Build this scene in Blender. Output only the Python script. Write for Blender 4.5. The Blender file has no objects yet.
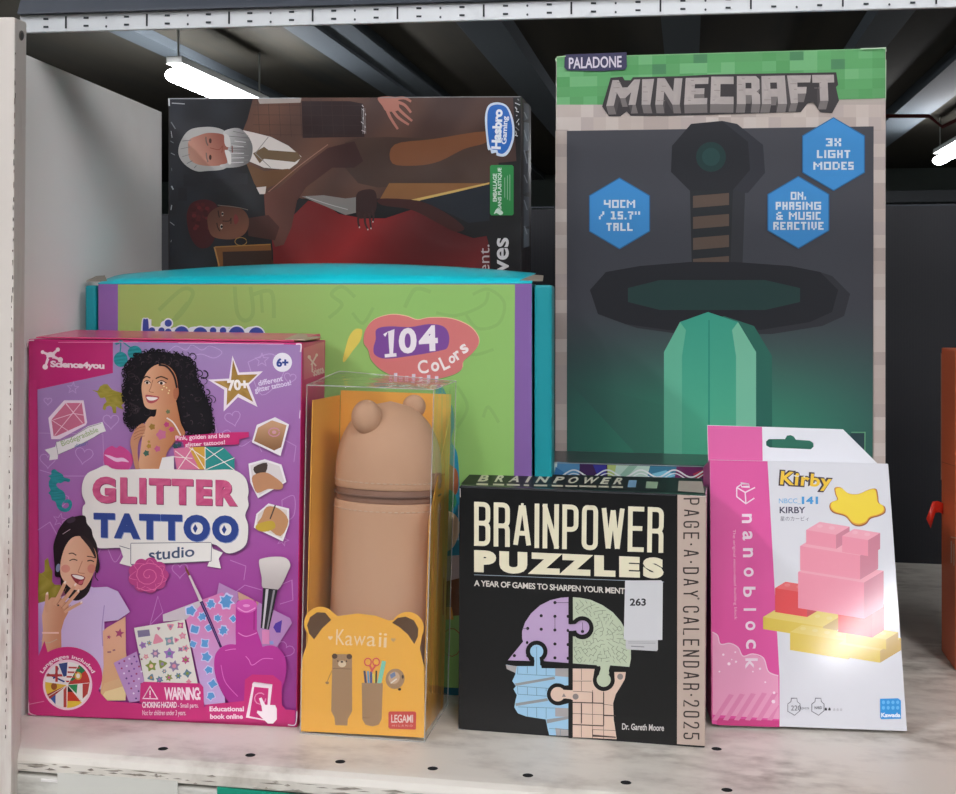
LAMP = 40.0
EXPO = 0.28
import bpy, bmesh, math, random
from mathutils import Vector, Matrix
from mathutils.geometry import tessellate_polygon
R = math.radians
sc = bpy.context.scene
COL = sc.collection
rng = random.Random(7)

# ------------------------------------------------------------------ camera
F, PX, HY, EYE, YAW = 1174.0, 478.0, 295.0, 0.2735, R(10.2)
S_, C_ = math.sin(YAW), math.cos(YAW)
cam_d = bpy.data.cameras.new('camera'); cam = bpy.data.objects.new('camera', cam_d); COL.objects.link(cam)
cam.location = (0, 0, EYE); cam.rotation_euler = (R(90), 0, YAW)
cam_d.sensor_fit = 'HORIZONTAL'; cam_d.sensor_width = 36.0; cam_d.lens = 36.0 * F / 956.0
cam_d.shift_x = 0.0; cam_d.shift_y = (HY - 397.0) / 956.0
cam_d.clip_start = 0.02; cam_d.clip_end = 200
sc.camera = cam
O = Vector((0, 0, EYE))
def ray(px, py):
    u = (px - PX) / F
    return Vector((-S_ + u * C_, C_ + u * S_, (HY - py) / F))
def on_z(px, py, z=0.0):
    r = ray(px, py); return O + r * ((z - EYE) / r.z)
def on_y(px, py, y):
    r = ray(px, py); return O + r * (y / r.y)
def on_x(px, py, x):
    r = ray(px, py); return O + r * (x / r.x)

# ------------------------------------------------------------------ colours / materials
def rgb(h):
    h = h.lstrip('#'); return tuple(int(h[i:i + 2], 16) / 255 for i in (0, 2, 4))
def lin(c):
    return tuple(x / 12.92 if x <= 0.04045 else ((x + 0.055) / 1.055) ** 2.4 for x in c)
def mixc(a, b, t):
    a = rgb(a) if isinstance(a, str) else a; b = rgb(b) if isinstance(b, str) else b
    t = max(0, min(1, t)); return tuple(a[i] + (b[i] - a[i]) * t for i in range(3))
MATS = {}
def new_mat(name):
    m = bpy.data.materials.new(name); m.use_nodes = True
    nt = m.node_tree; b = nt.nodes['Principled BSDF']
    return m, nt, b
def plain(name, hexc, rough=0.5, metal=0.0, coat=0.0, noise=0.06, scale=30, spec=0.5, bump=0.0):
    if name in MATS: return MATS[name]
    m, nt, b = new_mat(name)
    tc = nt.nodes.new('ShaderNodeTexCoord'); nz = nt.nodes.new('ShaderNodeTexNoise')
    nz.inputs['Scale'].default_value = scale; nz.inputs['Detail'].default_value = 4
    nt.links.new(tc.outputs['Object'], nz.inputs['Vector'])
    mx = nt.nodes.new('ShaderNodeMix'); mx.data_type = 'RGBA'
    c = lin(rgb(hexc))
    mx.inputs['A'].default_value = tuple(x * (1 - noise) for x in c) + (1,)
    mx.inputs['B'].default_value = tuple(min(1, x * (1 + noise)) for x in c) + (1,)
    nt.links.new(nz.outputs['Fac'], mx.inputs['Factor']); nt.links.new(mx.outputs['Result'], b.inputs['Base Color'])
    b.inputs['Roughness'].default_value = rough; b.inputs['Metallic'].default_value = metal
    b.inputs['Coat Weight'].default_value = coat; b.inputs['Coat Roughness'].default_value = 0.12
    b.inputs['Specular IOR Level'].default_value = spec
    if bump:
        bp = nt.nodes.new('ShaderNodeBump'); bp.inputs['Strength'].default_value = bump; bp.inputs['Distance'].default_value = 0.001
        nt.links.new(nz.outputs['Fac'], bp.inputs['Height']); nt.links.new(bp.outputs['Normal'], b.inputs['Normal'])
    MATS[name] = m; return m
def printed(name, rough=0.45, coat=0.0, bump=0.15, scale=12, spec=0.35, coat_rough=0.1):
    """ink on card: the colour is stored with the mesh, the card has a slight wobble"""
    m, nt, b = new_mat(name)
    at = nt.nodes.new('ShaderNodeAttribute'); at.attribute_name = 'ink'
    tc = nt.nodes.new('ShaderNodeTexCoord'); nz = nt.nodes.new('ShaderNodeTexNoise')
    nz.inputs['Scale'].default_value = scale; nz.inputs['Detail'].default_value = 2
    nt.links.new(tc.outputs['Object'], nz.inputs['Vector'])
    nt.links.new(at.outputs['Color'], b.inputs['Base Color'])
    b.inputs['Roughness'].default_value = rough; b.inputs['Coat Weight'].default_value = coat
    b.inputs['Coat Roughness'].default_value = coat_rough; b.inputs['Specular IOR Level'].default_value = spec
    bp = nt.nodes.new('ShaderNodeBump'); bp.inputs['Strength'].default_value = bump; bp.inputs['Distance'].default_value = 0.004
    nt.links.new(nz.outputs['Fac'], bp.inputs['Height']); nt.links.new(bp.outputs['Normal'], b.inputs['Normal'])
    return m
INK_MATT = printed('ink_on_matt_card', 0.55, 0.0, 0.10)
INK_SATIN = printed('ink_on_satin_card', 0.42, 0.15, 0.12)
INK_GLOSS = printed('ink_on_gloss_card', 0.35, 0.35, 0.18, coat_rough=0.1)
INK_SHEEN = printed('ink_on_lacquered_card', 0.4, 0.8, 0.16, 40, coat_rough=0.09)
INK_WRAP = printed('ink_under_shrink_wrap', 0.35, 0.5, 0.5, 18, coat_rough=0.12)

def tag(o, label=None, cat=None, group=None, kind=None):
    if label: o['label'] = label
    if cat: o['category'] = cat
    if group: o['group'] = group
    if kind: o['kind'] = kind
    return o
def empty(name, loc, label, cat, group=None):
    o = bpy.data.objects.new(name, None); COL.objects.link(o); o.location = loc; o.empty_display_size = 0.02
    return tag(o, label, cat, group)

def catmull(pts, n=6, closed=True):
    out = []; N = len(pts)
    rngi = range(N) if closed else range(N - 1)
    for i in rngi:
        if closed: p0, p1, p2, p3 = pts[i - 1], pts[i], pts[(i + 1) % N], pts[(i + 2) % N]
        else: p0, p1, p2, p3 = pts[max(i - 1, 0)], pts[i], pts[i + 1], pts[min(i + 2, N - 1)]
        for k in range(n):
            t = k / n
            out.append(tuple(0.5 * ((2 * p1[a]) + (-p0[a] + p2[a]) * t + (2 * p0[a] - 5 * p1[a] + 4 * p2[a] - p3[a]) * t * t + (-p0[a] + 3 * p1[a] - 3 * p2[a] + p3[a]) * t ** 3) for a in (0, 1)))
    if not closed: out.append(tuple(pts[-1]))
    return out
_tc = {}
def text_mesh(s, bold, space):
    k = (s, bold, space)
    if k not in _tc:
        cu = bpy.data.curves.new('t', 'FONT'); cu.body = s; cu.offset = bold; cu.space_character = space; cu.resolution_u = 4
        ob = bpy.data.objects.new('t', cu); COL.objects.link(ob)
        dg = bpy.context.evaluated_depsgraph_get(); me = ob.evaluated_get(dg).to_mesh()
        me.calc_loop_triangles()
        vs = [(v.co.x, v.co.y) for v in me.vertices]; fs = [tuple(t.vertices) for t in me.loop_triangles]
        ob.evaluated_get(dg).to_mesh_clear(); bpy.data.objects.remove(ob); bpy.data.curves.remove(cu)
        _tc[k] = (vs, fs)
    return _tc[k]

class Face:
    """a plane in the place: photo measurements are carried onto it along the line of sight, then stay with it"""
    def __init__(s, p, ex, up):
        s.p = Vector(p); s.ex = Vector(ex).normalized(); s.n = s.ex.cross(Vector(up)).normalized(); s.up = s.n.cross(s.ex); s.k = 0
        if s.n.dot(s.p - O) > 0: s.n = -s.n
    @classmethod
    def stand(c, p, yaw, lean):
        yaw, lean = R(yaw), R(lean); n = Vector((-math.sin(yaw), math.cos(yaw), 0))
        return c(p, (math.cos(yaw), math.sin(yaw), 0), Vector((0, 0, math.cos(lean))) + n * math.sin(lean))
    def at(s, px, py, off=0.0):
        r = ray(px, py); t = s.n.dot(s.p - O) / s.n.dot(r)
        return O + r * t + s.n * off
class Part:
    def __init__(s, face): s.f = face; s.v = []; s.t = []; s.c = []
    def _tri(s, pts2, tris, col, lift=None):
        s.f.k += 1; off = 0.00012 + s.f.k * 2.5e-6 if lift is None else lift
        if callable(col):
            pts2 = list(pts2); tris = list(tris); done = []
            while tris:
                a, b, c = tris.pop(); P = [pts2[i] for i in (a, b, c)]
                L = [math.dist(P[0], P[1]), math.dist(P[1], P[2]), math.dist(P[2], P[0])]; m = max(L)
                if m < 9 or len(pts2) > 9000: done.append((a, b, c)); continue
                i = L.index(m); q = [a, b, c]; a, b, c = q[i], q[(i + 1) % 3], q[(i + 2) % 3]
                pts2.append(((pts2[a][0] + pts2[b][0]) / 2, (pts2[a][1] + pts2[b][1]) / 2)); n = len(pts2) - 1
                tris += [(a, n, c), (n, b, c)]
            tris = done
        base = len(s.v)
        for p in pts2:
            s.v.append(s.f.at(p[0], p[1], off))
            c = col(p[0], p[1]) if callable(col) else col
            s.c.append(lin(rgb(c) if isinstance(c, str) else c) + (1,))
        for a, b, c in tris: s.t.append((a + base, b + base, c + base))
    def poly(s, pts, col, smooth=False, n=6):
        if smooth: pts = catmull(pts, n)
        tris = tessellate_polygon([[Vector((p[0], p[1], 0)) for p in pts]])
        s._tri(pts, tris, col); return s
    def rect(s, x0, y0, x1, y1, col): return s.poly([(x0, y0), (x1, y0), (x1, y1), (x0, y1)], col)
    def ell(s, cx, cy, rx, ry, col, rot=0, n=24):
        c, d = math.cos(R(rot)), math.sin(R(rot)); pts = []
        for i in range(n):
            a = 2 * math.pi * i / n; x, y = rx * math.cos(a), ry * math.sin(a); pts.append((cx + x * c - y * d, cy + x * d + y * c))
        return s.poly(pts, col)
    def line(s, pts, w, col, smooth=False, closed=False, w2=None):
        if smooth: pts = catmull(pts, 6, closed)
        if closed: pts = list(pts) + [pts[0], pts[1]]
        L, Rr = [], []; N = len(pts)
        for i in range(N):
            a = pts[max(i - 1, 0)]; b = pts[min(i + 1, N - 1)]; dx, dy = b[0] - a[0], b[1] - a[1]; d = math.hypot(dx, dy) or 1
            ww = (w if w2 is None else w + (w2 - w) * i / (N - 1)) / 2
            nx, ny = -dy / d * ww, dx / d * ww
            if 0 < i < N - 1:
                e1 = (pts[i][0] - a[0], pts[i][1] - a[1]); l1 = math.hypot(*e1) or 1
                cs = abs((nx * -e1[1] + ny * e1[0]) / (l1 * ww)) if ww else 1
                k = 1 / max(cs, 0.5); nx *= k; ny *= k
            L.append((pts[i][0] + nx, pts[i][1] + ny)); Rr.append((pts[i][0] - nx, pts[i][1] - ny))
        tris = []
        for i in range(N - 1): tris += [(i, i + 1, N + i), (i + 1, N + i + 1, N + i)]
        s._tri(L + Rr, tris, col); return s
    def text(s, st, x0, y0, x1, y1, col, bold=0.0, rot=0, quad=None, out=(), space=1.0, arc=None):
        vs, fs = text_mesh(st, bold, space)
        bx0 = min(v[0] for v in vs); bx1 = max(v[0] for v in vs); by0 = min(v[1] for v in vs); by1 = max(v[1] for v in vs)
        cx, cy = (x0 + x1) / 2, (y0 + y1) / 2; c, d = math.cos(R(rot)), math.sin(R(rot))
        def m(v):
            u = (v[0] - bx0) / (bx1 - bx0); w = 1 - (v[1] - by0) / (by1 - by0)
            if quad:
                (ax, ay), (bx, by), (ex, ey), (fx, fy) = quad
                return (ax * (1 - u) * (1 - w) + bx * u * (1 - w) + ex * u * w + fx * (1 - u) * w, ay * (1 - u) * (1 - w) + by * u * (1 - w) + ey * u * w + fy * (1 - u) * w)
            if arc:
                ox, oy, r, a0, a1, h = arc; a = R(a0 + (a1 - a0) * u); rr = r + h * (1 - w)
                return (ox + rr * math.cos(a), oy + rr * math.sin(a))
            x, y = (u - .5) * (x1 - x0), (w - .5) * (y1 - y0)
            return (cx + x * c - y * d, cy + x * d + y * c)
        for o, oc in out:
            v2, f2 = text_mesh(st, bold + o, space); s._tri([m(v) for v in v2], f2, oc)
        s._tri([m(v) for v in vs], fs, col); return s
    def build(s, name, parent=None, mat=None, label=None):
        return raw_mesh(name, s.v, s.t, mat or INK_SATIN, parent, s.c, label=label)
def raw_mesh(name, verts, faces, mat, parent=None, cols=None, smooth=False, label=None, fcols=None, bevel=0, mods=()):
    loc = parent_world(parent)
    me = bpy.data.meshes.new(name); me.from_pydata([tuple(Vector(v) - loc) for v in verts], [], faces); me.update()
    if fcols is not None or bevel:
        bm = bmesh.new(); bm.from_mesh(me); bmesh.ops.recalc_face_normals(bm, faces=bm.faces)
        if bevel:
            bmesh.ops.bevel(bm, geom=bm.edges[:], offset=bevel, segments=2, affect='EDGES', profile=0.6)
        bm.to_mesh(me); bm.free()
    if cols:
        ca = me.color_attributes.new('ink', 'FLOAT_COLOR', 'POINT')
        flat = [x for c in cols for x in c]; ca.data.foreach_set('color', flat)
    elif fcols is not None:
        ca = me.color_attributes.new('ink', 'FLOAT_COLOR', 'CORNER')
        for p in me.polygons:
            c = lin(rgb(fcols(p.center + loc, p.normal))) + (1,)
            for li in p.loop_indices: ca.data[li].color = c
    if smooth:
        for p in me.polygons: p.use_smooth = True
    me.materials.append(mat)
    o = bpy.data.objects.new(name, me); COL.objects.link(o)
    if parent is not None: o.parent = parent
    else: pass
    if label: o['label'] = label
    return o
def parent_world(p):
    v = Vector((0, 0, 0))
    while p is not None: v = v + p.location; p = p.parent
    return v
BOXF = [(0, 1, 2, 3), (7, 6, 5, 4), (0, 4, 5, 1), (1, 5, 6, 2), (2, 6, 7, 3), (3, 7, 4, 0)]
def prism(front, depth_vec, z_floor=None):
    """front: four points BL BR TR TL; returns 8 verts"""
    fr = [Vector(p) for p in front]; bk = [p + depth_vec for p in fr]
    if z_floor is not None:
        for q in (fr[0], fr[1], bk[0], bk[1]): q.z = z_floor
    return fr + bk
def box_mesh(name, c, size, mat, parent=None, bevel=0.0, rotz=0.0, label=None, loc=None):
    hx, hy, hz = [k / 2 for k in size]; M = Matrix.Rotation(rotz, 3, 'Z'); c = Vector(c)
    vs = [c + M @ Vector(v) for v in ((-hx, -hy, -hz), (hx, -hy, -hz), (hx, -hy, hz), (-hx, -hy, hz), (-hx, hy, -hz), (hx, hy, -hz), (hx, hy, hz), (-hx, hy, hz))]
    return raw_mesh(name, vs, BOXF, mat, parent, bevel=bevel, label=label)
def carton(name, front, depth, col_of, parent, mat=None, bevel=0.0008, floor=0.0):
    vs = prism(front, depth, floor)
    return raw_mesh(name, vs, BOXF, mat or INK_SATIN, parent, fcols=col_of, bevel=bevel)
def round_path(pts, flags, r, closed=False):
    out = []; N = len(pts)
    for i in range(N):
        if (i in (0, N - 1) and not closed) or not flags[i]: out.append(pts[i]); continue
        p0, p1, p2 = pts[i - 1], pts[i], pts[(i + 1) % N]
        l0, l2 = math.dist(p0, p1), math.dist(p1, p2); a = min(r, l0 * .5) / l0; b = min(r, l2 * .5) / l2
        A = (p1[0] + (p0[0] - p1[0]) * a, p1[1] + (p0[1] - p1[1]) * a); B = (p1[0] + (p2[0] - p1[0]) * b, p1[1] + (p2[1] - p1[1]) * b)
        for k in range(7):
            t = k / 6; out.append(tuple((1 - t) ** 2 * A[j] + 2 * t * (1 - t) * (p1[j] * .9 + (A[j] + B[j]) * .05) + t * t * B[j] for j in (0, 1)))
    return out
# caps drawn as strokes; r marks a rounded corner
STK = {'B': [[(0, 0, 0), (0, 1, 0)], [(0, 0, 0), (1, 0, 1), (1, .48, 1), (0, .48, 0)], [(0, .48, 0), (1, .48, 1), (1, 1, 1), (0, 1, 0)]],
       'R': [[(0, 0, 0), (0, 1, 0)], [(0, 0, 0), (1, 0, 1), (1, .53, 1), (0, .53, 0)], [(.35, .53, 0), (1, .53, 1), (1, 1, 0)]],
       'P': [[(0, 0, 0), (0, 1, 0)], [(0, 0, 0), (1, 0, 1), (1, .56, 1), (0, .56, 0)]],
       'A': [[(0, 1, 0), (.42, 0, 0)], [(.58, 0, 0), (1, 1, 0)], [(.4, 0, 0), (.6, 0, 0)], [(.16, .7, 0), (.84, .7, 0)]],
       'I': [[(.5, 0, 0), (.5, 1, 0)]], 'N': [[(0, 0, 0), (0, 1, 0)], [(1, 0, 0), (1, 1, 0)], [(.0, .02, 0), (1, .98, 0)]],
       'O': [[(.5, 0, 0), (1, 0, 1), (1, 1, 1), (0, 1, 1), (0, 0, 1), (.5, 0, 0)]], 'W': [[(0, 0, 0), (.25, 1, 0)], [(.25, 1, 0), (.5, .05, 0)], [(.5, .05, 0), (.75, 1, 0)], [(.75, 1, 0), (1, 0, 0)]],
       'E': [[(0, 0, 0), (0, 1, 0)], [(0, 0, 0), (1, 0, 0)], [(0, .48, 0), (.85, .48, 0)], [(0, 1, 0), (1, 1, 0)]], 'L': [[(0, 0, 0), (0, 1, 0), (1, 1, 0)]],
       'T': [[(0, 0, 0), (1, 0, 0)], [(.5, 0, 0), (.5, 1, 0)]], 'G': [[(1, .28, 0), (1, 0, 1), (0, 0, 1), (0, 1, 1), (1, 1, 1), (1, .52, 0), (.55, .52, 0)]],
       'C': [[(1, .28, 0), (1, 0, 1), (0, 0, 1), (0, 1, 1), (1, 1, 1), (1, .72, 0)]], 'D': [[(0, 0, 0), (0, 1, 0)], [(0, 0, 0), (1, 0, 1), (1, 1, 1), (0, 1, 0)]],
       'Y': [[(0, 0, 0), (.5, .52, 0)], [(1, 0, 0), (.5, .52, 0)], [(.5, .5, 0), (.5, 1, 0)]], '2': [[(0, .25, 0), (0, 0, 1), (1, 0, 1), (1, .38, 1), (0, 1, 0), (1, 1, 0)]],
       '0': [[(.5, 0, 0), (1, 0, 1), (1, 1, 1), (0, 1, 1), (0, 0, 1), (.5, 0, 0)]], '5': [[(1, 0, 0), (0, 0, 0), (0, .42, 0), (1, .42, 1), (1, 1, 1), (0, 1, 1), (0, .78, 0)]]}
def stroke_text(part, s, quad, w, col, aspect=2.4, gap=.42, rnd=5, wid=None):
    """s set in the quad TL TR BR BL (photo pixels); letters are 1/aspect of the height wide"""
    H_ = math.dist(quad[0], quad[3]); Wt = math.dist(quad[0], quad[1]); ws = []
    for c in s: ws.append((wid or {}).get(c, {'I': 0.0, ' ': .8, '.': 0.0, 'W': 1.35, 'A': 1.08}.get(c, 1.0)))
    n = len(s); unit = (Wt - n * w - (n - 1) * 0) ; tot = sum(ws) + gap * (n - 1); u = unit / tot; x = 0
    def m(px, py):
        a, b = px / Wt, py / H_
        return tuple(quad[0][i] * (1 - a) * (1 - b) + quad[1][i] * a * (1 - b) + quad[2][i] * a * b + quad[3][i] * (1 - a) * b for i in (0, 1))
    for c, k in zip(s, ws):
        lw = k * u
        if c == '.':
            q = [m(x + w * (.5 + .7 * math.cos(t * .5)), H_ / 2 + w * .7 * math.sin(t * .5)) for t in range(13)]; part.poly(q[:-1], col)
        elif c != ' ':
            for P in STK[c]:
                ends = [(x + w / 2 + p[0] * lw, w / 2 + p[1] * (H_ - w)) for p in P]; fl = [p[2] for p in P]
                if c not in 'AWNYO0' or len(P) > 2:      # square the stroke ends
                    pass
                pts = round_path(ends, fl, rnd)
                def ext(a, b):
                    d = math.dist(a, b) or 1; return (a[0] + (a[0] - b[0]) / d * w * .5, a[1] + (a[1] - b[1]) / d * w * .5)
                if c not in 'O0AWY': pts = [ext(pts[0], pts[1])] + pts[1:-1] + [ext(pts[-1], pts[-2])]
                if c in 'O0': pts = pts[:-1]; part.line([m(*p) for p in pts], w, col, closed=True)
                else: part.line([m(*p) for p in pts], w, col)
        x += lw + w + gap * u
def crop(x0, y0, s): return lambda x, y: (x0 + x / s, y0 + y / s)
def cps(f, pts): return [f(*p) for p in pts]
# ------------------------------------------------------------------ the store around the shelf
def dirty(name, base, stain, rough, metal=0.0, sc1=9.0, amt=0.55, streak=(1, 1, 1), lo=0.52, hi=0.72):
    m, nt, b = new_mat(name); L = nt.links.new
    tc = nt.nodes.new('ShaderNodeTexCoord'); mp = nt.nodes.new('ShaderNodeMapping'); mp.inputs['Scale'].default_value = streak
    L(tc.outputs['Object'], mp.inputs['Vector'])
    n1 = nt.nodes.new('ShaderNodeTexNoise'); n1.inputs['Scale'].default_value = sc1; n1.inputs['Detail'].default_value = 8; n1.inputs['Roughness'].default_value = 0.65
    n2 = nt.nodes.new('ShaderNodeTexNoise'); n2.inputs['Scale'].default_value = sc1 * 7; n2.inputs['Detail'].default_value = 6
    L(mp.outputs['Vector'], n1.inputs['Vector']); L(mp.outputs['Vector'], n2.inputs['Vector'])
    r1 = nt.nodes.new('ShaderNodeMapRange'); r1.inputs['From Min'].default_value = lo; r1.inputs['From Max'].default_value = hi
    L(n1.outputs['Fac'], r1.inputs['Value'])
    mu = nt.nodes.new('ShaderNodeMath'); mu.operation = 'MULTIPLY'; L(r1.outputs['Result'], mu.inputs[0])
    r2 = nt.nodes.new('ShaderNodeMapRange'); r2.inputs['From Min'].default_value = 0.35; r2.inputs['From Max'].default_value = 0.7; r2.inputs['To Max'].default_value = amt
    L(n2.outputs['Fac'], r2.inputs['Value']); L(r2.outputs['Result'], mu.inputs[1])
    mx = nt.nodes.new('ShaderNodeMix'); mx.data_type = 'RGBA'; mx.inputs['A'].default_value = lin(rgb(base)) + (1,); mx.inputs['B'].default_value = lin(rgb(stain)) + (1,)
    L(mu.outputs['Value'], mx.inputs['Factor']); L(mx.outputs['Result'], b.inputs['Base Color'])
    b.inputs['Roughness'].default_value = rough; b.inputs['Metallic'].default_value = metal
    bp = nt.nodes.new('ShaderNodeBump'); bp.inputs['Strength'].default_value = 0.1; bp.inputs['Distance'].default_value = 0.002
    L(n1.outputs['Fac'], bp.inputs['Height']); L(bp.outputs['Normal'], b.inputs['Normal'])
    return m
M_SHELF = dirty('scuffed_white_shelf_enamel', '#e2ddd3', '#7b6c5c', 0.38, 0, 8.0, 0.85, (1, 1.8, 1), 0.45, 0.68)
M_LIP = dirty('grimy_shelf_edge_enamel', '#d2d1c9', '#77726a', 0.45, 0, 14.0, 0.8, (1, 1, 3), 0.42, 0.66)
M_PANEL = dirty('white_panel_enamel', '#eae8e4', '#bab5ac', 0.5, 0, 5.0, 0.35, (1, 1, 1), 0.5, 0.75)
M_POST = dirty('scraped_post_enamel', '#dcd5cd', '#a5827a', 0.5, 0, 10.0, 0.7, (3, 3, 0.5), 0.5, 0.66)
M_RAIL = dirty('galvanised_steel', '#d2d6d8', '#a4a9ad', 0.35, 0.25, 20.0, 0.5)
M_DARK = plain('dark_hole_inside', '#1c1d1e', 0.8)
M_BOARD = plain('black_board', '#191b21', 0.55, noise=0.12, scale=14)

# room
def slab(name, x0, x1, y0, y1, z0, z1, mat, kind='structure', parent=None, bevel=0):
    o = box_mesh(name, ((x0 + x1) / 2, (y0 + y1) / 2, (z0 + z1) / 2), (x1 - x0, y1 - y0, z1 - z0), mat, parent, bevel)
    if kind: o['kind'] = kind
    return o
CZ = 2.95
M_CEIL = dirty('olive_grey_ceiling_boards', '#4c493f', '#343a3a', 0.9, 0, 0.6, 0.9, (1, 0.12, 1), 0.4, 0.6)
M_BEAM = plain('grey_painted_roof_beam', '#5d676e', 0.7)
M_WALL = plain('dull_green_grey_wall', '#66716c', 0.9, noise=0.1, scale=1)
M_FLOOR = plain('pale_grey_shop_floor', '#9d9a94', 0.6, noise=0.08, scale=2)
slab('floor', -14, 14, -13, 26, -1.15, -1.05, M_FLOOR)
slab('ceiling', -14, 14, -13, 26, CZ, CZ + 0.1, M_CEIL)
slab('wall_back', -14, 14, 26, 26.1, -1.05, CZ, M_WALL)
slab('wall_front', -14, 14, -13.1, -13, -1.05, CZ, M_WALL)
slab('wall_left', -14.1, -14, -13, 26, -1.05, CZ, M_WALL)
slab('wall_right', 14, 14.1, -13, 26, -1.05, CZ, M_WALL)
def bx(px, py, z): return on_z(px, py, z).x
nb = 0
for px, py, wd, dp in ((140, 40, 0.25, 0.10), (318, 40, 0.30, 0.16), (376, 60, 0.42, 0.12), (508, 60, 0.42, 0.18), (682, 60, 0.36, 0.14), (872, 45, 0.32, 0.16), (936, 95, 0.5, 0.16)):
    nb += 1; x = bx(px, py, CZ - dp)
    slab('trim_%d' % nb, x - wd / 2, x + wd / 2, 0.5, 25.9, CZ - dp, CZ - 0.001, M_BEAM)
# lamps: batten lights running into the depth of the store
M_HOUS = plain('lamp_housing_white', '#b9bcb8', 0.5)
def emit(name, c, s):
    m, nt, b = new_mat(name); b.inputs['Base Color'].default_value = (0.8, 0.8, 0.8, 1)
    b.inputs['Emission Color'].default_value = lin(rgb(c)) + (1,); b.inputs['Emission Strength'].default_value = s; return m
M_TUBE = emit('lit_lamp_diffuser', '#fbfaff', LAMP)
def capsule_tube(name, c, L, r, mat, parent, flat=0.7):
    vs, fs = [], []; n = 16; prof = [(-L / 2, 0.0), (-L / 2, .55), (-L / 2 + r * .4, 0.9), (-L / 2 + r, 1), (L / 2 - r, 1), (L / 2 - r * .4, .9), (L / 2, .55), (L / 2, 0.0)]
    for y, k in prof:
        for i in range(n):
            a = 2 * math.pi * i / n; vs.append((c[0] + r * max(k, 1e-3) * math.cos(a), c[1] + y, c[2] + flat * r * max(k, 1e-3) * math.sin(a)))
    for j in range(len(prof) - 1):
        for i in range(n): fs.append((j * n + i, j * n + (i + 1) % n, (j + 1) * n + (i + 1) % n, (j + 1) * n + i))
    return raw_mesh(name, vs, fs, mat, parent, smooth=True)
lp = on_z(157, 70, 2.3)
L0 = None
def lamp(x, y, z, L, label):
    t = empty('ceiling_light', (x, y, z), label, 'light', 'batten lights under the store ceiling')
    capsule_tube('diffuser', (x, y, z), L, 0.095, M_TUBE, t)
    box_mesh('housing', (x, y, z + 0.14), (0.16, L * 0.96, 0.07), M_HOUS, t, 0.008)
    for s in (-1, 1):
        box_mesh('hanger', (x, y + s * L * 0.44, (z + 0.17 + CZ) / 2), (0.015, 0.015, CZ - z - 0.17), M_HOUS, t)
    return t
far = on_z(258, 112, 2.3)
lamp(lp.x + .05, (lp.y + far.y) / 2 + .15, 2.3, far.y - lp.y - 0.1, 'long glowing ceiling batten lamp above the white side panel of the shelf')
lq = on_z(957, 146, 2.3)
lamp(lq.x + 0.12, lq.y + 0.55, 2.3, 2.6, 'glowing ceiling lamp cut by the right edge, above the dark board')
for i, (x, y) in enumerate(((-2.2, -1.9), (0.9, -2.3), (2.9, -1.6), (-1.3, -5.2), (0.1, -5.9))):
    t = lamp(x, y, 2.35, 2.4, 'batten lamp hanging over the aisle in front of the shelf'); t['group'] = 'batten lights over the aisle'

# thin red sprinkler pipe far off
def tube(name, pts, r, mat, parent=None, n=8, **k):
    vs, fs = [], []; pts = [Vector(p) for p in pts]
    for i, p in enumerate(pts):
        d = (pts[min(i + 1, len(pts) - 1)] - pts[max(i - 1, 0)]).normalized()
        a = d.cross(Vector((0, 0, 1))); a = a.normalized() if a.length > 1e-4 else Vector((1, 0, 0)); b = d.cross(a)
        for j in range(n): vs.append(p + (a * math.cos(2 * math.pi * j / n) + b * math.sin(2 * math.pi * j / n)) * r)
    for i in range(len(pts) - 1):
        for j in range(n): fs.append((i * n + j, i * n + (j + 1) % n, (i + 1) * n + (j + 1) % n, (i + 1) * n + j))
    fs.append(tuple(range(n))); fs.append(tuple(range((len(pts) - 1) * n, len(pts) * n))[::-1])
    return raw_mesh(name, vs, fs, mat, parent, smooth=True, **k)
pp = [on_y(880, 116, 9.0), on_y(929, 116, 9.0), on_y(942, 127, 9.0), on_y(990, 104, 9.0)]
tag(tube('ceiling_pipe', pp, 0.014, plain('red_pipe_paint', '#6a2626', 0.5)), 'thin dark red pipe under the ceiling beside the green game box', 'pipe')
# far shelving whose pale rail shows above the black board
fs_ = empty('store_shelving', (4, 7, -1.05), 'distant shelving run with a grey top rail seen above the black board', 'shelf')
a = on_y(890, 191, 7.0); b_ = on_y(890, 203, 7.0)
box_mesh('top_rail', ((6.3 + 0.5) / 2, 7.0, (a.z + b_.z) / 2), (5.8, 0.06, a.z - b_.z), plain('far_rail_grey', '#565c61', .6), fs_, 0.004)
box_mesh('back_panel', ((6.3 + 0.5) / 2, 7.05, (b_.z - 1.05) / 2), (5.8, 0.03, b_.z + 1.05), plain('far_shelf_grey', '#4b5156', 0.7), fs_)
for x in (0.6, 3.4, 6.2): box_mesh('upright', (x, 7.0, (a.z - 1.05) / 2), (0.06, 0.07, a.z + 1.05), M_RAIL, fs_)

# ------------------------------------------------------------------ shelf unit
PXL = -0.4265
SH = empty('metal_shelf', (0, 0.95, -0.024), 'scuffed off-white metal shelf with punched holes carrying the boxes', 'shelf')
FY, BY, RX = 0.645, 1.257, 1.05
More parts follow.
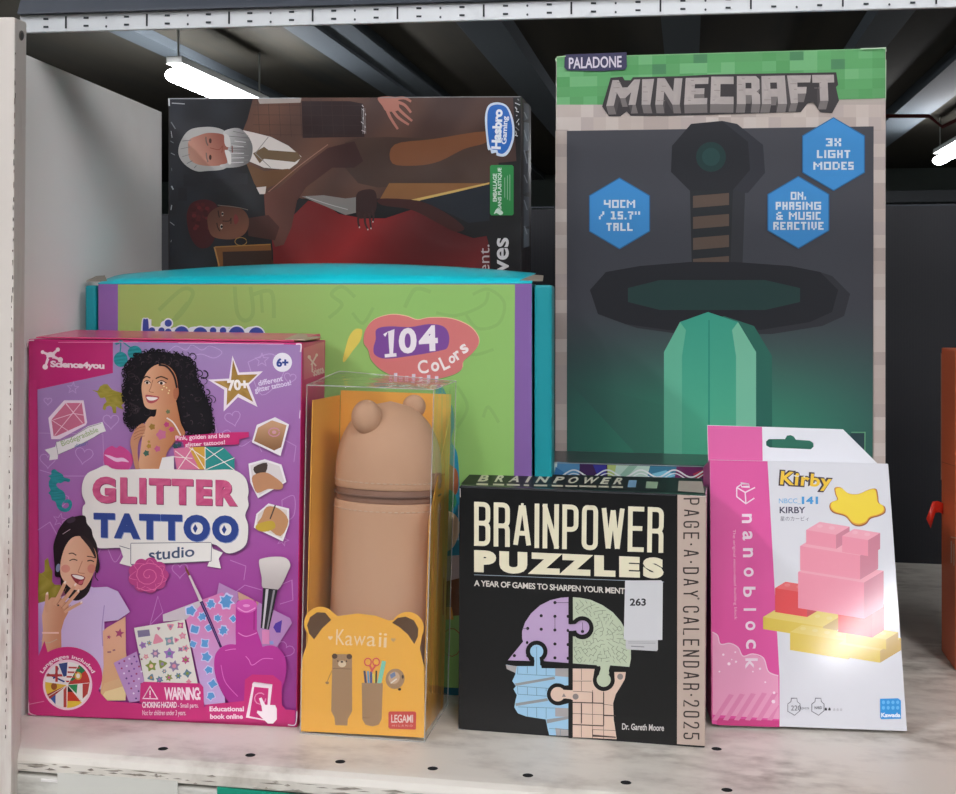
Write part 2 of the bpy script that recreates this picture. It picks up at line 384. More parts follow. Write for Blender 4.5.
# shelf board with a rounded nose and punched holes
prof = [(FY + 0.004, -0.0135), (FY, -0.012), (FY, -0.006), (FY + 0.0015, -0.0025), (FY + 0.005, -0.0004), (FY + 0.01, 0.0), (BY, 0.0), (BY, -0.0135)]
vs = [(PXL, y, z) for y, z in prof] + [(RX, y, z) for y, z in prof]; n = len(prof)
fsx = [tuple(range(n)), tuple(range(n, 2 * n))[::-1]] + [(i, i + n, (i + 1) % n + n, (i + 1) % n) for i in range(n)]
board = raw_mesh('shelf_board', vs, fsx, M_SHELF, SH, fcols=lambda c, nn: '#ffffff')
cv, cf = [], []
holes = [(-0.31221 + 0.05545 * k, 0.6629) for k in range(0, 24)] + [(0.0162, 0.7218), (0.36, 0.7218), (0.70, 0.7218)]
for hx, hy in holes:
    b0 = len(cv); m = 14
    for z in (-0.0115, 0.01):
        for i in range(m): cv.append((hx + 0.0031 * math.cos(2 * math.pi * i / m), hy + 0.0028 * math.sin(2 * math.pi * i / m), z))
    cf += [(b0 + i, b0 + (i + 1) % m, b0 + m + (i + 1) % m, b0 + m + i) for i in range(m)]
    cf += [tuple(b0 + i for i in range(m))[::-1], tuple(b0 + m + i for i in range(m))]
cut = raw_mesh('cut', cv, cf, M_DARK, SH, fcols=lambda c, nn: '#000000')
board.data.materials.append(M_DARK)
md = board.modifiers.new('holes', 'BOOLEAN'); md.operation = 'DIFFERENCE'; md.object = cut; md.solver = 'EXACT'; md.material_mode = 'TRANSFER'
dg = bpy.context.evaluated_depsgraph_get(); nm = bpy.data.meshes.new_from_object(board.evaluated_get(dg)); board.modifiers.clear(); board.data = nm
nm.name = 'shelf_board'; bpy.data.objects.remove(cut)
# price rail below the nose
pr = slab('price_rail', PXL + 0.012, RX, FY - 0.0, FY + 0.02, -0.072, -0.0145, M_LIP, None, SH, 0.0012)
FN = Face((0, FY - 0.00005, 0), (1, 0, 0), (0, 0, 1)); pt = Part(FN)
for k in range(150):
    X = rng.uniform(-.40, .2); q = Vector((X, FY, rng.uniform(-.0118, -.0065))); w_ = rng.uniform(.002, .016); h_ = rng.uniform(.0002, .0011); b0 = len(pt.v)
    for dx, dz in ((0, 0), (w_ * .5, -h_ * .6), (w_, 0), (w_ * .6, h_)): pt.v.append(q + Vector((dx, -.00012 - k * 1e-6, dz))); pt.c.append(lin(rgb(rng.choice(['#8b8276', '#a39b8f', '#6a6259', '#b7b0a5']))) + (1,))
    pt.t += [(b0, b0 + 1, b0 + 2), (b0, b0 + 2, b0 + 3)]
pt.build('edge_grime', SH, INK_MATT)
sl = []
for k in range(26):
    x = -0.385 + 0.0554 * k
    sl.append(box_mesh('slot_glint_tab', (x + 0.012, FY - 0.0003, -0.0165), (0.017, 0.0012, 0.0016), M_PANEL, SH, 0.0003))  # pale tabs stand in for the bright highlights on the rail slots
# side panel, with a folded top edge
pv = [(PXL - 0.012, 0.655, -0.024), (PXL, 0.655, -0.024), (PXL, 0.655, 0.4325), (PXL - 0.012, 0.655, 0.4325)]
prism_v = [Vector(v) for v in pv] + [Vector((v[0], 0.904, v[2] - (0.0085 if v[2] > 0.1 else 0))) for v in pv]
tag(raw_mesh('side_panel', prism_v, BOXF, M_PANEL, None, bevel=0.0012), 'tall off-white enamelled side panel at the left end of the shelf', 'panel')
# post: broad front face and a narrow return, both leaning a little
ya, yb = 0.630, 0.660
def P3(px, py, y): return on_y(px, py, y)
f0, f1 = P3(15, 17, ya), P3(3, 794, ya); g0, g1 = P3(27, 22, yb), P3(8, 794, yb)
fL0 = Vector((f0.x - 0.045, ya, f0.z + 0.002)); fL1 = Vector((f1.x - 0.045, ya, f1.z))
vs = [f1, g1, g0, f0, fL1, Vector((fL1.x, yb, f1.z)), Vector((fL0.x, yb, g0.z)), fL0]
for i in (0, 1, 4, 5): vs[i] = Vector((vs[i].x, vs[i].y, -1.05))
PO = empty('shelf_post', (-0.42, 0.645, -1.05), 'scraped off-white upright post at the left edge, in front of the side panel', 'post')
post = raw_mesh('upright', vs, BOXF, M_POST, PO, bevel=0.0015)
hp = on_y(21, 35, (ya + yb) / 2)
nrm = (Vector(g0) - Vector(f0)).cross(Vector((0, 0, 1))).normalized()
if nrm.x < 0: nrm = -nrm
FS = Face(f0, Vector(g0) - Vector(f0), (0, 0, 1))
pt = Part(FS); pt.ell(21.3, 35.5, 2.6, 5.2, '#6d655c', n=16); pt.ell(21.7, 36.2, 1.7, 4.0, '#2b2724', n=14); pt.build('bolt_hole', post, INK_MATT)
pt = Part(FS)
for k in range(60):                                # scraped paint along the fold of the post
    y = 55 + k * 11.5 + rng.uniform(-4, 4); x = 15.2 - 12 * (y - 17) / 777 + rng.uniform(0.0, 0.9); h = rng.uniform(1.2, 7)
    pt.poly([(x, y), (x + rng.uniform(.5, 1.3), y + 1), (x + rng.uniform(.5, 1.2), y + h), (x - .1, y + h + 1)], rng.choice(['#8f8278', '#6f655c', '#a88d84', '#b5a79d']))
pt.build('paint_scrape', post, INK_MATT)
# pressed perforated beam across the front, above the boxes
y_r = 0.70
c1, c2 = on_y(20, 32.8, y_r), on_y(975, 6.5, y_r); d1, d2 = on_y(20, 15.5, y_r), on_y(975, -12, y_r); e1, e2 = on_y(20, 0, y_r), on_y(975, -34, y_r)
c2, d2, e2 = [p + (q - p) * 2.1 for p, q in ((c1, c2), (d1, d2), (e1, e2))]
BM = empty('perforated_steel_rail', (0, y_r, 0.44), 'slotted bright steel rail spanning the top of the shelf bay in front of dark ceiling', 'rail')
vs = prism([c1, c2, d2, d1], Vector((0, 0.003, 0))); rail = raw_mesh('slotted_strip', vs, BOXF, M_RAIL, BM, bevel=0.0004)
vs = prism([d1 + Vector((0, -0.004, 0)), d2 + Vector((0, -0.004, 0)), e2, e1], Vector((0, 0.03, 0))); raw_mesh('upper_channel', vs, BOXF, plain('navy_grey_channel', '#2c3440', 0.5), BM, bevel=0.0006)
FR = Face(c1 + Vector((0, -0.0002, 0)), c2 - c1, (0, 0, 1)); pt = Part(FR)
x = 46.0; k = 0
def ry(x, t): return 33.2 - 26.4 * (x - 20) / 955 - (17.3 + 1.2 * (x - 20) / 955) * t
while x < 975:
    st = 20 * (1 + 0.18 * (x - 40) / 900)
    if k % 2 == 0:
        for t in (0.32, 0.78): pt.line([(x - 2.6, ry(x, t)), (x + 2.6, ry(x, t))], 2.0, '#2c3338')
    elif k % 4 == 1: pt.line([(x, ry(x, .2)), (x, ry(x, .9))], 1.8, '#20262b')
    else:
        for t in (0.25, 0.75): pt.ell(x, ry(x, t), 1.1, 1.3, '#40484d', n=10)
    x += st; k += 1
pt.build('punched_slot', rail, INK_MATT)
# black board standing behind the shelf
BB = empty('black_divider_board', (0.2, BY + 0.01, -0.1), 'tall matt black corrugated board standing behind the shelf', 'board')
bv = slab('board_sheet', -0.7, 1.4, BY + 0.002, BY + 0.008, -0.2, 0.366, M_BOARD, None, BB, 0.0006)
rb = Part(Face((0, BY + 0.002, 0), (1, 0, 0), (0, 0, 1)))
for q in range(-40, 90):
    X = 0.0156 * q; rb_v = [(X, BY + 0.002)]
pt = Part(Face((0, BY + 0.0015, 0), (1, 0, 0), (0, 0, 1)))
for x in range(889, 956, 3): pt.line([(x, 207), (x, 560)], 0.5, '#1f2229')
for x in range(529, 556, 3): pt.line([(x, 208), (x, 560)], 0.5, '#1f2229')
pt.line([(525, 207.3), (1000, 204.8)], 1.2, '#3a4048')
pt.build('flute_line', bv, INK_MATT)

# price labels in the rail
FP = Face((0, FY - 0.0004, 0), (1, 0, 0), (0, 0, 1))
def ticket(name, pts, thick, colf, label):
    q = [FP.at(*p) for p in pts]; vs = prism(q, Vector((0, -thick, 0)))
    return raw_mesh(name, vs, BOXF, INK_MATT, None, fcols=colf)
t = ticket('paper_insert', [(58, 815), (178, 823), (178, 781), (58, 772.5)], 0.0006, lambda c, n: '#d3d3cb', '')
tag(t, 'blank off-white paper strip in the price rail under the tattoo kit', 'label')
t = ticket('shelf_ticket', [(218, 825), (330, 833), (330, 797), (218, 786.5)], 0.0012, lambda c, n: '#129074', '')
tag(t, 'green shelf ticket clipped to the shelf edge at the bottom of the view', 'label')
# =================================================================== boxes
def quad_on(face, pts, zfix=True):
    q = [face.at(*p) for p in pts]
    return q
# ---- tattoo craft kit ------------------------------------------------
FA = Face.stand(on_z(29.5, 715), 3.0, 0.4)
qa = quad_on(FA, [(29.5, 715), (296.8, 724.5), (302.3, 342.7), (28.3, 339)])
KIT = empty('craft_kit_box', (-0.33, 0.72, 0), 'purple and pink glitter tattoo kit box standing beside the white side panel', 'box')
dep = -FA.n * 0.058
def kit_col(c, n):
    return '#c42a74' if n.dot(FA.n) < 0.5 else '#c52a75'
body = carton('carton', qa, dep, kit_col, KIT)
def purple(x, y):
    t = (y - 345) / 370; u = (x - 45) / 250
    c = mixc('#a58cbd', '#a54a9c', max(0, min(1, t * 1.5 + (u - .5) * .2)))
    return mixc(c, '#8f2c86', max(0, (t - .55) * 1.3))
pt = Part(FA)
pt.poly([(29.2, 340.2), (301.6, 344.0), (296.4, 723.3), (30.3, 714)], '#c22b73')
pt.poly([(37.5, 389.5), (113, 373), (113, 341.8), (301.6, 344.8), (295.8, 722.8), (250, 720), (40, 700)], purple)
pt.build('front_print', body, INK_GLOSS)
pale = '#b48fd0'
def pl(x, y): return mixc(purple(x, y), '#e8c8f0', .42)
pt = Part(FA)   # pale line drawings in the purple
def heart(cx, cy, s, w=.8, rot=0):
    P = []
    for i in range(20):
        a = 2 * math.pi * i / 20; x = 16 * math.sin(a) ** 3; y = -(13 * math.cos(a) - 5 * math.cos(2 * a) - 2 * math.cos(3 * a) - math.cos(4 * a))
        c, d = math.cos(R(rot)), math.sin(R(rot)); P.append((cx + (x * c - y * d) * s / 16, cy + (x * d + y * c) * s / 16))
    return P
for h in ((111, 421, 8, 0), (233, 418, 8, -15), (290, 378, 6, 10), (48, 460, 8, 0), (84, 455, 9, 10), (180, 570, 8, 0), (48, 401, 4, 0), (285, 650, 9, 30), (63, 500, 6, 0)): Part(FA).line(heart(*h[:3], rot=h[3]), .8, pl, closed=True).build('heart_outline', body, INK_GLOSS)
def star(cx, cy, r, rot=0, k=.42): return [(cx + (r if i % 2 == 0 else r * k) * math.sin(R(36 * i + rot)), cy - (r if i % 2 == 0 else r * k) * math.cos(R(36 * i + rot))) for i in range(10)]
for h in ((73, 388, 6, 5), (262, 360, 7, 0), (60, 520, 7, 10), (150, 586, 6, 0), (283, 540, 6, 20)): Part(FA).line(star(*h), .8, pl, closed=True).build('star_outline', body, INK_GLOSS)
for p in ([(168, 352), (176, 346), (186, 350), (192, 345), (202, 350), (210, 346), (222, 352), (214, 358), (200, 354), (186, 360)], [(248, 362), (272, 354), (284, 372), (262, 395), (248, 362)], [(95, 560), (105, 545), (115, 562), (126, 548), (134, 566)],
          [(215, 440), (228, 430), (240, 446), (254, 440), (262, 452)], [(38, 530), (50, 522), (60, 540)], [(150, 625), (158, 596), (163, 612), (150, 625)], [(225, 600), (245, 585), (262, 590)], [(285, 440), (296, 446), (294, 462)], [(278, 586), (292, 580), (293, 600), (280, 604)], [(282, 500), (294, 496), (294, 515), (284, 520), (282, 500)],
          [(40, 470), (60, 476), (100, 476)], [(230, 560), (246, 566), (244, 580)], [(205, 430), (214, 420), (218, 436)], [(195, 460), (196, 440), (204, 432)]):
    Part(FA).line(p, .8, pl, smooth=len(p) > 4).build('line_drawing', body, INK_GLOSS)
pt.line([(39, 433), (103, 434)], .5, lambda x, y: mixc(purple(x, y), '#e0c0e0', .5)); pt.line([(103, 434), (104, 469)], .5, lambda x, y: mixc(purple(x, y), '#e0c0e0', .5))
pt.build('card_crease', body, INK_GLOSS)
# maker's mark top left
A1 = crop(0, 320, 7.94)
pt = Part(FA)
for a, b in (((340, 255), (400, 280)), ((460, 235), (410, 280)), ((480, 315), (410, 285)), ((360, 370), (390, 285))): pt.line(cps(A1, [a, b]), 2.0, '#f6dfe6', w2=3.2)
pt.ell(*A1(403, 282), 4.4, 3.6, '#f6dfe6')
for x, y, r in ((340, 255, 1.9), (460, 235, 2.1), (480, 315, 2.6), (360, 372, 2.7)): pt.ell(*A1(x, y), r, r, '#f6dfe6')
pt.ell(*A1(402, 303), 2.2, 1.0, '#c22b73')
pt.text('Science4you', 50.5, 361, 104.5, 371.5, '#f6dfe6', .045, space=.92, quad=[(50.5, 360.5), (104.6, 362.5), (104.6, 370.8), (50.5, 369)])
pt.build('maker_logo', body, INK_GLOSS)
# age badge and star
pt = Part(FA); pt.ell(282.5, 362.3, 9.6, 9.6, '#efeaf3'); pt.text('6+', 276.5, 358, 288.5, 367, '#28418f', .05); pt.build('age_badge', body, INK_GLOSS)
ST = crop(200, 335, 5.47)
pt = Part(FA)
so = cps(ST, [(178, 112), (215, 205), (345, 198), (268, 272), (315, 393), (208, 340), (130, 418), (133, 300), (44, 244), (160, 238)])
si = cps(ST, [(181, 135), (207, 218), (315, 215), (253, 274), (292, 366), (210, 320), (146, 385), (150, 292), (76, 254), (170, 248)])
pt.poly(so, '#f3e6ef'); pt.poly(si, lambda x, y: mixc('#8f6a2c', '#c09a55', .5 + .5 * math.sin(x * .5) * math.cos(y * .6)))
pt.text('70+', 227.5, 379.5, 248.5, 390.5, '#f8f0ee', .05, rot=-4)
pt.text('different', 258, 378, 283, 383.5, '#e6d8ee', .02, rot=-12); pt.text('glitter tattoos!', 254.5, 383.5, 291.5, 390.5, '#e6d8ee', .02, rot=-12)
pt.build('star_badge', body, INK_GLOSS)
# cherries, unicorn silhouette, kiss, sea horse, stickers
W1 = crop(90, 340, 5.669); SE = crop(30, 380, 5.67)
teal = lambda x, y: mixc('#1d7f87', '#2f9aa0', .5 + .5 * math.sin(x * 2.1 + y * 1.7))
pt = Part(FA)
pt.ell(*W1(175, 110), 7.0, 7.6, teal); pt.ell(*W1(255, 72), 7.2, 7.0, teal); pt.poly(cps(W1, [(140, 20), (175, 0), (185, 5), (165, 22), (150, 28)]), teal)
pt.line(cps(W1, [(170, 75), (175, 40), (175, 5)]), 1.3, teal, True); pt.line(cps(W1, [(235, 45), (205, 25), (180, 5)]), 1.3, teal, True)
pt.build('cherries_print', body, INK_GLOSS); pt = Part(FA)
pt.poly(cps(SE, [(140, 505), (160, 520), (185, 535), (195, 552), (228, 562), (222, 578), (198, 574), (175, 585), (160, 582), (150, 595), (165, 615), (190, 630), (202, 655), (200, 680), (185, 700), (182, 718), (200, 728), (215, 722), (222, 708), (212, 695), (198, 700), (195, 688), (210, 676), (232, 682), (240, 705), (230, 735), (205, 748), (175, 742), (155, 720), (145, 690), (125, 680), (118, 655), (105, 640), (118, 625), (108, 600), (108, 575), (118, 555), (104, 545), (122, 535), (122, 515)]), teal, True, 3)
pt.build('sea_horse_print', body, INK_GLOSS)
gold = lambda x, y: mixc('#8f8428', '#a99a45', .5 + .5 * math.sin(x * 1.9 - y * 1.3))
pt = Part(FA)
pt.poly(cps(W1, [(10, 283), (45, 288), (58, 262), (80, 250), (100, 250), (125, 280), (150, 290), (185, 300), (210, 285), (225, 300), (205, 345), (180, 370), (190, 395), (165, 385), (150, 375), (150, 415), (132, 415), (125, 380), (110, 372), (95, 378), (88, 398), (72, 392), (78, 365), (95, 350), (85, 325), (62, 330), (50, 315), (42, 298)]), gold)
G = crop(30, 500, 6.618)
pt.build('unicorn_print', body, INK_GLOSS); pt = Part(FA)
pt.poly(cps(G, [(52, 640), (60, 480), (78, 485), (98, 470), (98, 400), (120, 380), (132, 440), (150, 470), (148, 540), (165, 560), (205, 560), (205, 670), (60, 680)]), gold)
pt.build('gold_splash_print', body, INK_GLOSS)
pt = Part(FA)
pt.poly(cps(W1, [(78, 655), (88, 622), (125, 600), (150, 612), (172, 600), (215, 625), (245, 668), (235, 715), (200, 745), (155, 752), (110, 735), (82, 700)]), '#cf4a8f', True, 4)
pt.poly(cps(W1, [(82, 650), (115, 655), (150, 668), (190, 668), (222, 692), (185, 688), (150, 690), (115, 672)]), '#ecc0dd', True, 4)
pt.build('kiss_print', body, INK_GLOSS)
pt = Part(FA)   # pink gem sticker with ribbon
pt.poly(cps(SE, [(195, 115), (305, 115), (325, 240), (318, 255), (170, 335), (122, 335), (105, 215)]), '#eedae6')
pt.poly(cps(SE, [(205, 130), (295, 130), (312, 245), (150, 318), (135, 318), (122, 225)]), '#cb6f8c')
for a in ([(205, 135), (300, 245)], [(290, 130), (140, 315)], [(122, 225), (220, 290)], [(205, 130), (250, 190), (312, 200)], [(135, 225), (245, 190)]): pt.line(cps(SE, a), .7, '#f1cfdc')
pt.poly(cps(SE, [(85, 395), (145, 378), (150, 350), (240, 320), (330, 262), (412, 238), (432, 290), (400, 300), (330, 345), (250, 385), (160, 425), (158, 448), (110, 455), (115, 425)]), '#e9e6e4')
pt.line(cps(SE, [(150, 352), (240, 322), (330, 268), (405, 245)]), .5, '#7a6f7c'); pt.line(cps(SE, [(158, 424), (250, 384), (332, 342), (410, 300)]), .5, '#7a6f7c'); pt.line(cps(SE, [(148, 352), (160, 422)]), .5, '#7a6f7c')
pt.text('Biodegradable', *SE(172, 305), *SE(395, 345), '#9fb57c', .01, rot=-22); pt.text('glitter!', *SE(252, 355), *SE(330, 382), '#5a6fa5', .015, rot=-16)
pt.build('gem_sticker_print', body, INK_GLOSS)
# curly haired woman
skin, skin2, skin3 = '#d9a07c', '#c5855f', '#e3b28f'
pt = Part(FA)
pt.poly(cps(W1, [(265, 90), (350, 65), (440, 72), (520, 90), (590, 140), (610, 230), (660, 330), (690, 420), (695, 510), (640, 545), (560, 520), (500, 500), (470, 420), (300, 470), (240, 490), (205, 440), (215, 380), (195, 300), (210, 230), (205, 160)]), '#17131a', True, 4)
for i in range(150):
    a = rng.uniform(0, 2 * math.pi); e = rng.choice([0, 1, 2])
    if e == 0: cx, cy = rng.uniform(190, 330), rng.uniform(120, 500)
    elif e == 1: cx, cy = rng.uniform(510, 700), rng.uniform(120, 530)
    else: cx, cy = rng.uniform(260, 600), rng.uniform(65, 160)
    cx2 = 430 + (cx - 430) * 1; q = []
    if cy > 300 and cx < 330: cx = rng.uniform(185, 330)
    r0 = rng.uniform(8, 17)
    for j in range(7): q.append((cx + r0 * math.cos(a + j * .8) * (1 + j * .08), cy + r0 * math.sin(a + j * .8) + j * 3))
    pt.line(cps(W1, q), rng.uniform(.5, 1.3), rng.choice(['#17131a', '#1d181e', '#120f13', '#17131a', '#3a2f36']))
ol = catmull([(265, 90), (350, 65), (440, 72), (520, 90), (590, 140), (610, 230), (660, 330), (690, 420), (695, 510), (640, 545), (560, 520)], 9, False) + catmull([(300, 470), (240, 490), (205, 440), (215, 380), (195, 300), (210, 230), (205, 160), (265, 90)], 9, False)
for x, y in ol:
    for _ in range(2):
        a = rng.uniform(0, 6.28); r0 = rng.uniform(5, 12); cx, cy = x + rng.uniform(-9, 9), y + rng.uniform(-9, 9)
        pt.line(cps(W1, [(cx + r0 * math.cos(a + j * .9), cy + r0 * math.sin(a + j * .9)) for j in range(6)]), rng.uniform(.5, 1.2), '#17131a')
for _ in range(60):
    cx, cy = rng.choice([(rng.uniform(215, 290), rng.uniform(130, 450)), (rng.uniform(520, 670), rng.uniform(180, 500)), (rng.uniform(280, 580), rng.uniform(80, 135))]); a = rng.uniform(0, 6.28); r0 = rng.uniform(5, 11)
    if cx > 560 + (cy - 180) * .35: continue
    pt.line(cps(W1, [(cx + r0 * math.cos(a + j * .7), cy + r0 * math.sin(a + j * .7)) for j in range(5)]), .6, rng.choice(['#44383f', '#372d34', '#54464c']))
pt.build('curly_hair', body, INK_GLOSS)
pt = Part(FA)
def sk(x, y): return mixc('#dfab88', '#b9764f', (x - 150) / 34 + (y - 400) / 160)
pt.poly(cps(W1, [(395, 370), (480, 330), (505, 400), (520, 470), (545, 530), (500, 560), (440, 640), (420, 730), (290, 730), (290, 640), (300, 560), (315, 480), (345, 435), (375, 430)]), sk, True, 4)
pt.poly(cps(W1, [(262, 505), (300, 472), (320, 485), (315, 520), (285, 570), (275, 640), (285, 730), (262, 725), (245, 640), (235, 570)]), '#c98d6c', True, 4)
for y in (500, 518, 536, 552): pt.line(cps(W1, [(255, y + 12), (285, y - 4), (316, y - 10)]), .5, '#9b6148', True)
pt.poly(cps(W1, [(415, 665), (480, 655), (482, 735), (395, 735)]), '#e9e4e2')
pt.line(cps(W1, [(440, 440), (480, 470), (520, 540)]), 1.4, '#e6ddda', True)
fc = lambda x, y: mixc('#e2ac8a', '#b87450', (x - 148) / 34)
pt.poly(cps(W1, [(330, 180), (370, 145), (420, 135), (465, 160), (495, 210), (505, 290), (495, 340), (450, 370), (400, 388), (350, 392), (318, 375), (305, 330), (298, 270), (305, 230)]), fc, True, 5)
pt.poly(cps(W1, [(480, 280), (505, 270), (508, 310), (495, 335), (480, 325)]), '#b06a4c', True, 3)
pt.line(cps(W1, [(308, 218), (325, 206), (348, 215)]), 1.2, '#332019', True); pt.line(cps(W1, [(378, 218), (410, 207), (448, 222)]), 1.3, '#332019', True)
pt.ell(*W1(330, 240), 2.9, 1.5, '#f0ded4', 10); pt.ell(*W1(412, 243), 3.2, 1.6, '#f0ded4', 8)
pt.ell(*W1(330, 241), 1.4, 1.4, '#22140f'); pt.ell(*W1(410, 244), 1.5, 1.5, '#22140f')
pt.line(cps(W1, [(312, 238), (330, 228), (350, 242)]), .8, '#22140f', True); pt.line(cps(W1, [(388, 240), (412, 229), (440, 243)]), .8, '#22140f', True)
pt.line(cps(W1, [(362, 225), (350, 268), (342, 290), (368, 297)]), .7, '#a8674a', True)
pt.poly(cps(W1, [(320, 312), (340, 310), (365, 314), (398, 322), (385, 345), (355, 358), (330, 348)]), '#b5515a', True, 4)
pt.poly(cps(W1, [(326, 322), (355, 322), (390, 327), (370, 340), (340, 340)]), '#f6efec', True, 4)
pt.line(cps(W1, [(395, 140), (440, 150), (480, 200), (498, 270)]), 2.0, '#17131a', True)
for x, y in ((415, 280), (440, 270), (455, 285), (425, 262), (450, 300)): pt.ell(*W1(x, y), .8, .8, '#efe3a8', n=6)
pt.build('curly_haired_portrait', body, INK_GLOSS)
pt = Part(FA)  # tattoos on her arm
for x, y, r, c in ((440, 478, 3, '#c2447c'), (468, 505, 3, '#c2447c'), (410, 535, 5.6, '#c86f93'), (388, 615, 3.4, '#c5608c'), (325, 640, 3.3, '#46685b'), (358, 490, 3.4, '#a07c3b'), (340, 600, 2.6, '#b38b3d'), (340, 575, 1.6, '#b38b3d'), (490, 600, 3, '#2f4f55'), (512, 592, 2.5, '#2f4f55'), (448, 405, 2.4, '#6f7a56')):
    pt.poly(catmull([(W1(x, y)[0] + (r if i % 2 else r * .72) * math.cos(i * math.pi / 5), W1(x, y)[1] + (r if i % 2 else r * .72) * math.sin(i * math.pi / 5)) for i in range(10)], 3), c)
pt.build('arm_tattoo', body, INK_GLOSS)
pt = Part(FA)  # red strip + three facets
pt.poly(cps(W1, [(485, 545), (790, 522), (905, 520), (905, 548), (850, 562), (850, 590), (640, 600), (540, 606), (530, 575), (490, 570)]), '#c93072')
pt.text('Pink, golden and blue', 176.5, 434, 230.5, 440, '#f5dbe6', .02, rot=-3); pt.text('glitter tattoos!', 186, 441, 226, 446.5, '#f5dbe6', .02, rot=-4)
A0 = crop(0, 320, 2.897)
pt.poly(cps(A0, [(505, 372), (560, 366), (597, 405), (597, 432), (515, 432)]), '#d9769b'); pt.poly(cps(A0, [(550, 368), (597, 366), (597, 432), (580, 432)]), '#d3a243'); pt.poly(cps(A0, [(597, 366), (650, 368), (682, 400), (682, 434), (597, 434)]), '#2e8f8b')
for a in ([(510, 378), (580, 430)], [(520, 430), (560, 370), (597, 432)], [(597, 405), (650, 370)], [(597, 368), (682, 434)], [(600, 432), (682, 398)], [(550, 368), (597, 400)], [(505, 395), (560, 400)], [(597, 366), (597, 434)]): pt.line(cps(A0, a), .8, '#f0e4e0')
pt.build('colour_caption', body, INK_GLOSS)
# photo gems at the right
def gem(ptsW, ptsI, col, extra):
    pt = Part(FA); pt.poly(ptsW, '#efe9ec'); pt.poly(ptsI, col); extra(pt); pt.build('skin_photo', body, INK_GLOSS)
def ex1(pt):
    pt.line([(ST(410, 530)[0] + 5.5 * math.cos(i * .6), ST(410, 530)[1] + 4.2 * math.sin(i * .6)) for i in range(11)], 1.2, '#c98a9c')
    pt.ell(*ST(410, 530), 2.2, 1.8, '#cf97a5')
gem(cps(ST, [(415, 448), (492, 488), (445, 660), (288, 585), (315, 490)]), cps(ST, [(398, 465), (478, 492), (448, 612), (410, 630), (300, 578), (322, 505)]), lambda x, y: mixc('#c79b78', '#8f6645', (y - 425) / 22), ex1)
def ex2(pt):
    pt.poly(cps(A0, [(738, 425), (775, 412), (772, 440), (745, 445)]), '#4a3b36', True, 3); pt.poly(cps(A0, [(735, 450), (770, 440), (800, 455), (822, 475), (815, 490), (780, 488), (748, 500), (735, 475)]), '#c08a66', True, 3)
gem(cps(A0, [(770, 402), (818, 418), (832, 468), (750, 515), (728, 470), (722, 415)]), cps(A0, [(768, 408), (812, 422), (826, 466), (754, 506), (734, 468), (728, 420)]), '#ddd5d4', ex2)
def ex3(pt):
    pt.poly(cps(A0, [(775, 540), (810, 545), (838, 580), (815, 625), (775, 600), (748, 590), (760, 570)]), '#c08d64', True, 3); pt.poly(cps(A0, [(748, 590), (790, 580), (800, 600), (770, 612), (745, 605)]), '#c2a23c', True, 3)
    pt.line(cps(A0, [(800, 535), (785, 575)]), 1.4, '#4f423c')
gem(cps(A0, [(780, 530), (840, 545), (840, 590), (822, 640), (738, 600), (745, 560)]), cps(A0, [(781, 535), (834, 549), (834, 588), (819, 632), (744, 597), (750, 562)]), '#ddd3cb', ex3)
# title block
TI = crop(80, 460, 5.3)
pt = Part(FA)
cloud = cps(TI, [(95, 45), (145, 25), (200, 48), (400, 45), (650, 52), (790, 48), (845, 62), (885, 100), (898, 160), (893, 200), (898, 240), (880, 290), (895, 340), (893, 410), (880, 450), (840, 480), (780, 490), (700, 440), (500, 470), (230, 462), (130, 465), (95, 455), (55, 380), (40, 330), (20, 290), (22, 245), (35, 225), (18, 180), (20, 120), (45, 70)])
pt.poly([(x + .8, y + 1.0) for x, y in catmull(cloud, 4)], '#6b4470'); pt.poly(cloud, '#e9e4df', True, 4)
pt.poly(cps(TI, [(215, 452), (275, 465), (275, 435), (700, 432), (708, 465), (762, 488), (740, 520), (752, 572), (680, 560), (690, 535), (275, 550), (290, 565), (215, 545), (235, 510)]), '#ece8e3')
for a in ([(275, 438), (700, 434)], [(275, 440), (275, 548)], [(703, 436), (700, 532)], [(275, 550), (500, 543), (700, 533)], [(215, 452), (270, 468)], [(710, 466), (760, 486)]): pt.line(cps(TI, a), .7, '#6e6a78')
pt.build('title_cloud', body, INK_GLOSS)
pt = Part(FA)
def gl(x, y): return mixc('#c04677', '#d5678f', .5 + .5 * math.sin(x * 3.1 + y * 2.3) * math.cos(x * 1.3 - y * 2.9))
def titleword(word, quad, bold, out, outc, col, gaps):
    pt.text(word, 0, 0, 0, 0, outc, bold, quad=[(x + .7, y + .8) for x, y in quad], space=gaps); pt.text(word, 0, 0, 0, 0, col, bold, quad=quad, space=gaps)
titleword('GLITTER', cps(TI, [(72, 84), (840, 104), (840, 243), (72, 224)]), .062, 0, '#7d2a55', gl, 1.24)
titleword('TATTOO', cps(TI, [(78, 275), (845, 292), (845, 438), (78, 408)]), .062, 0, '#8c9cc4', '#2a438c', 1.2)
for cx, cy in ((616, 360), (769, 366)): pt.poly(cps(TI, [(cx, cy - 24), (cx + 13, cy), (cx, cy + 24), (cx - 13, cy)]), '#243c83')
pt.text('studio', *TI(370, 455), *TI(612, 532), '#41506f', .015, quad=cps(TI, [(370, 468), (612, 452), (612, 508), (370, 532)]))
pt.build('title_lettering', body, INK_GLOSS)
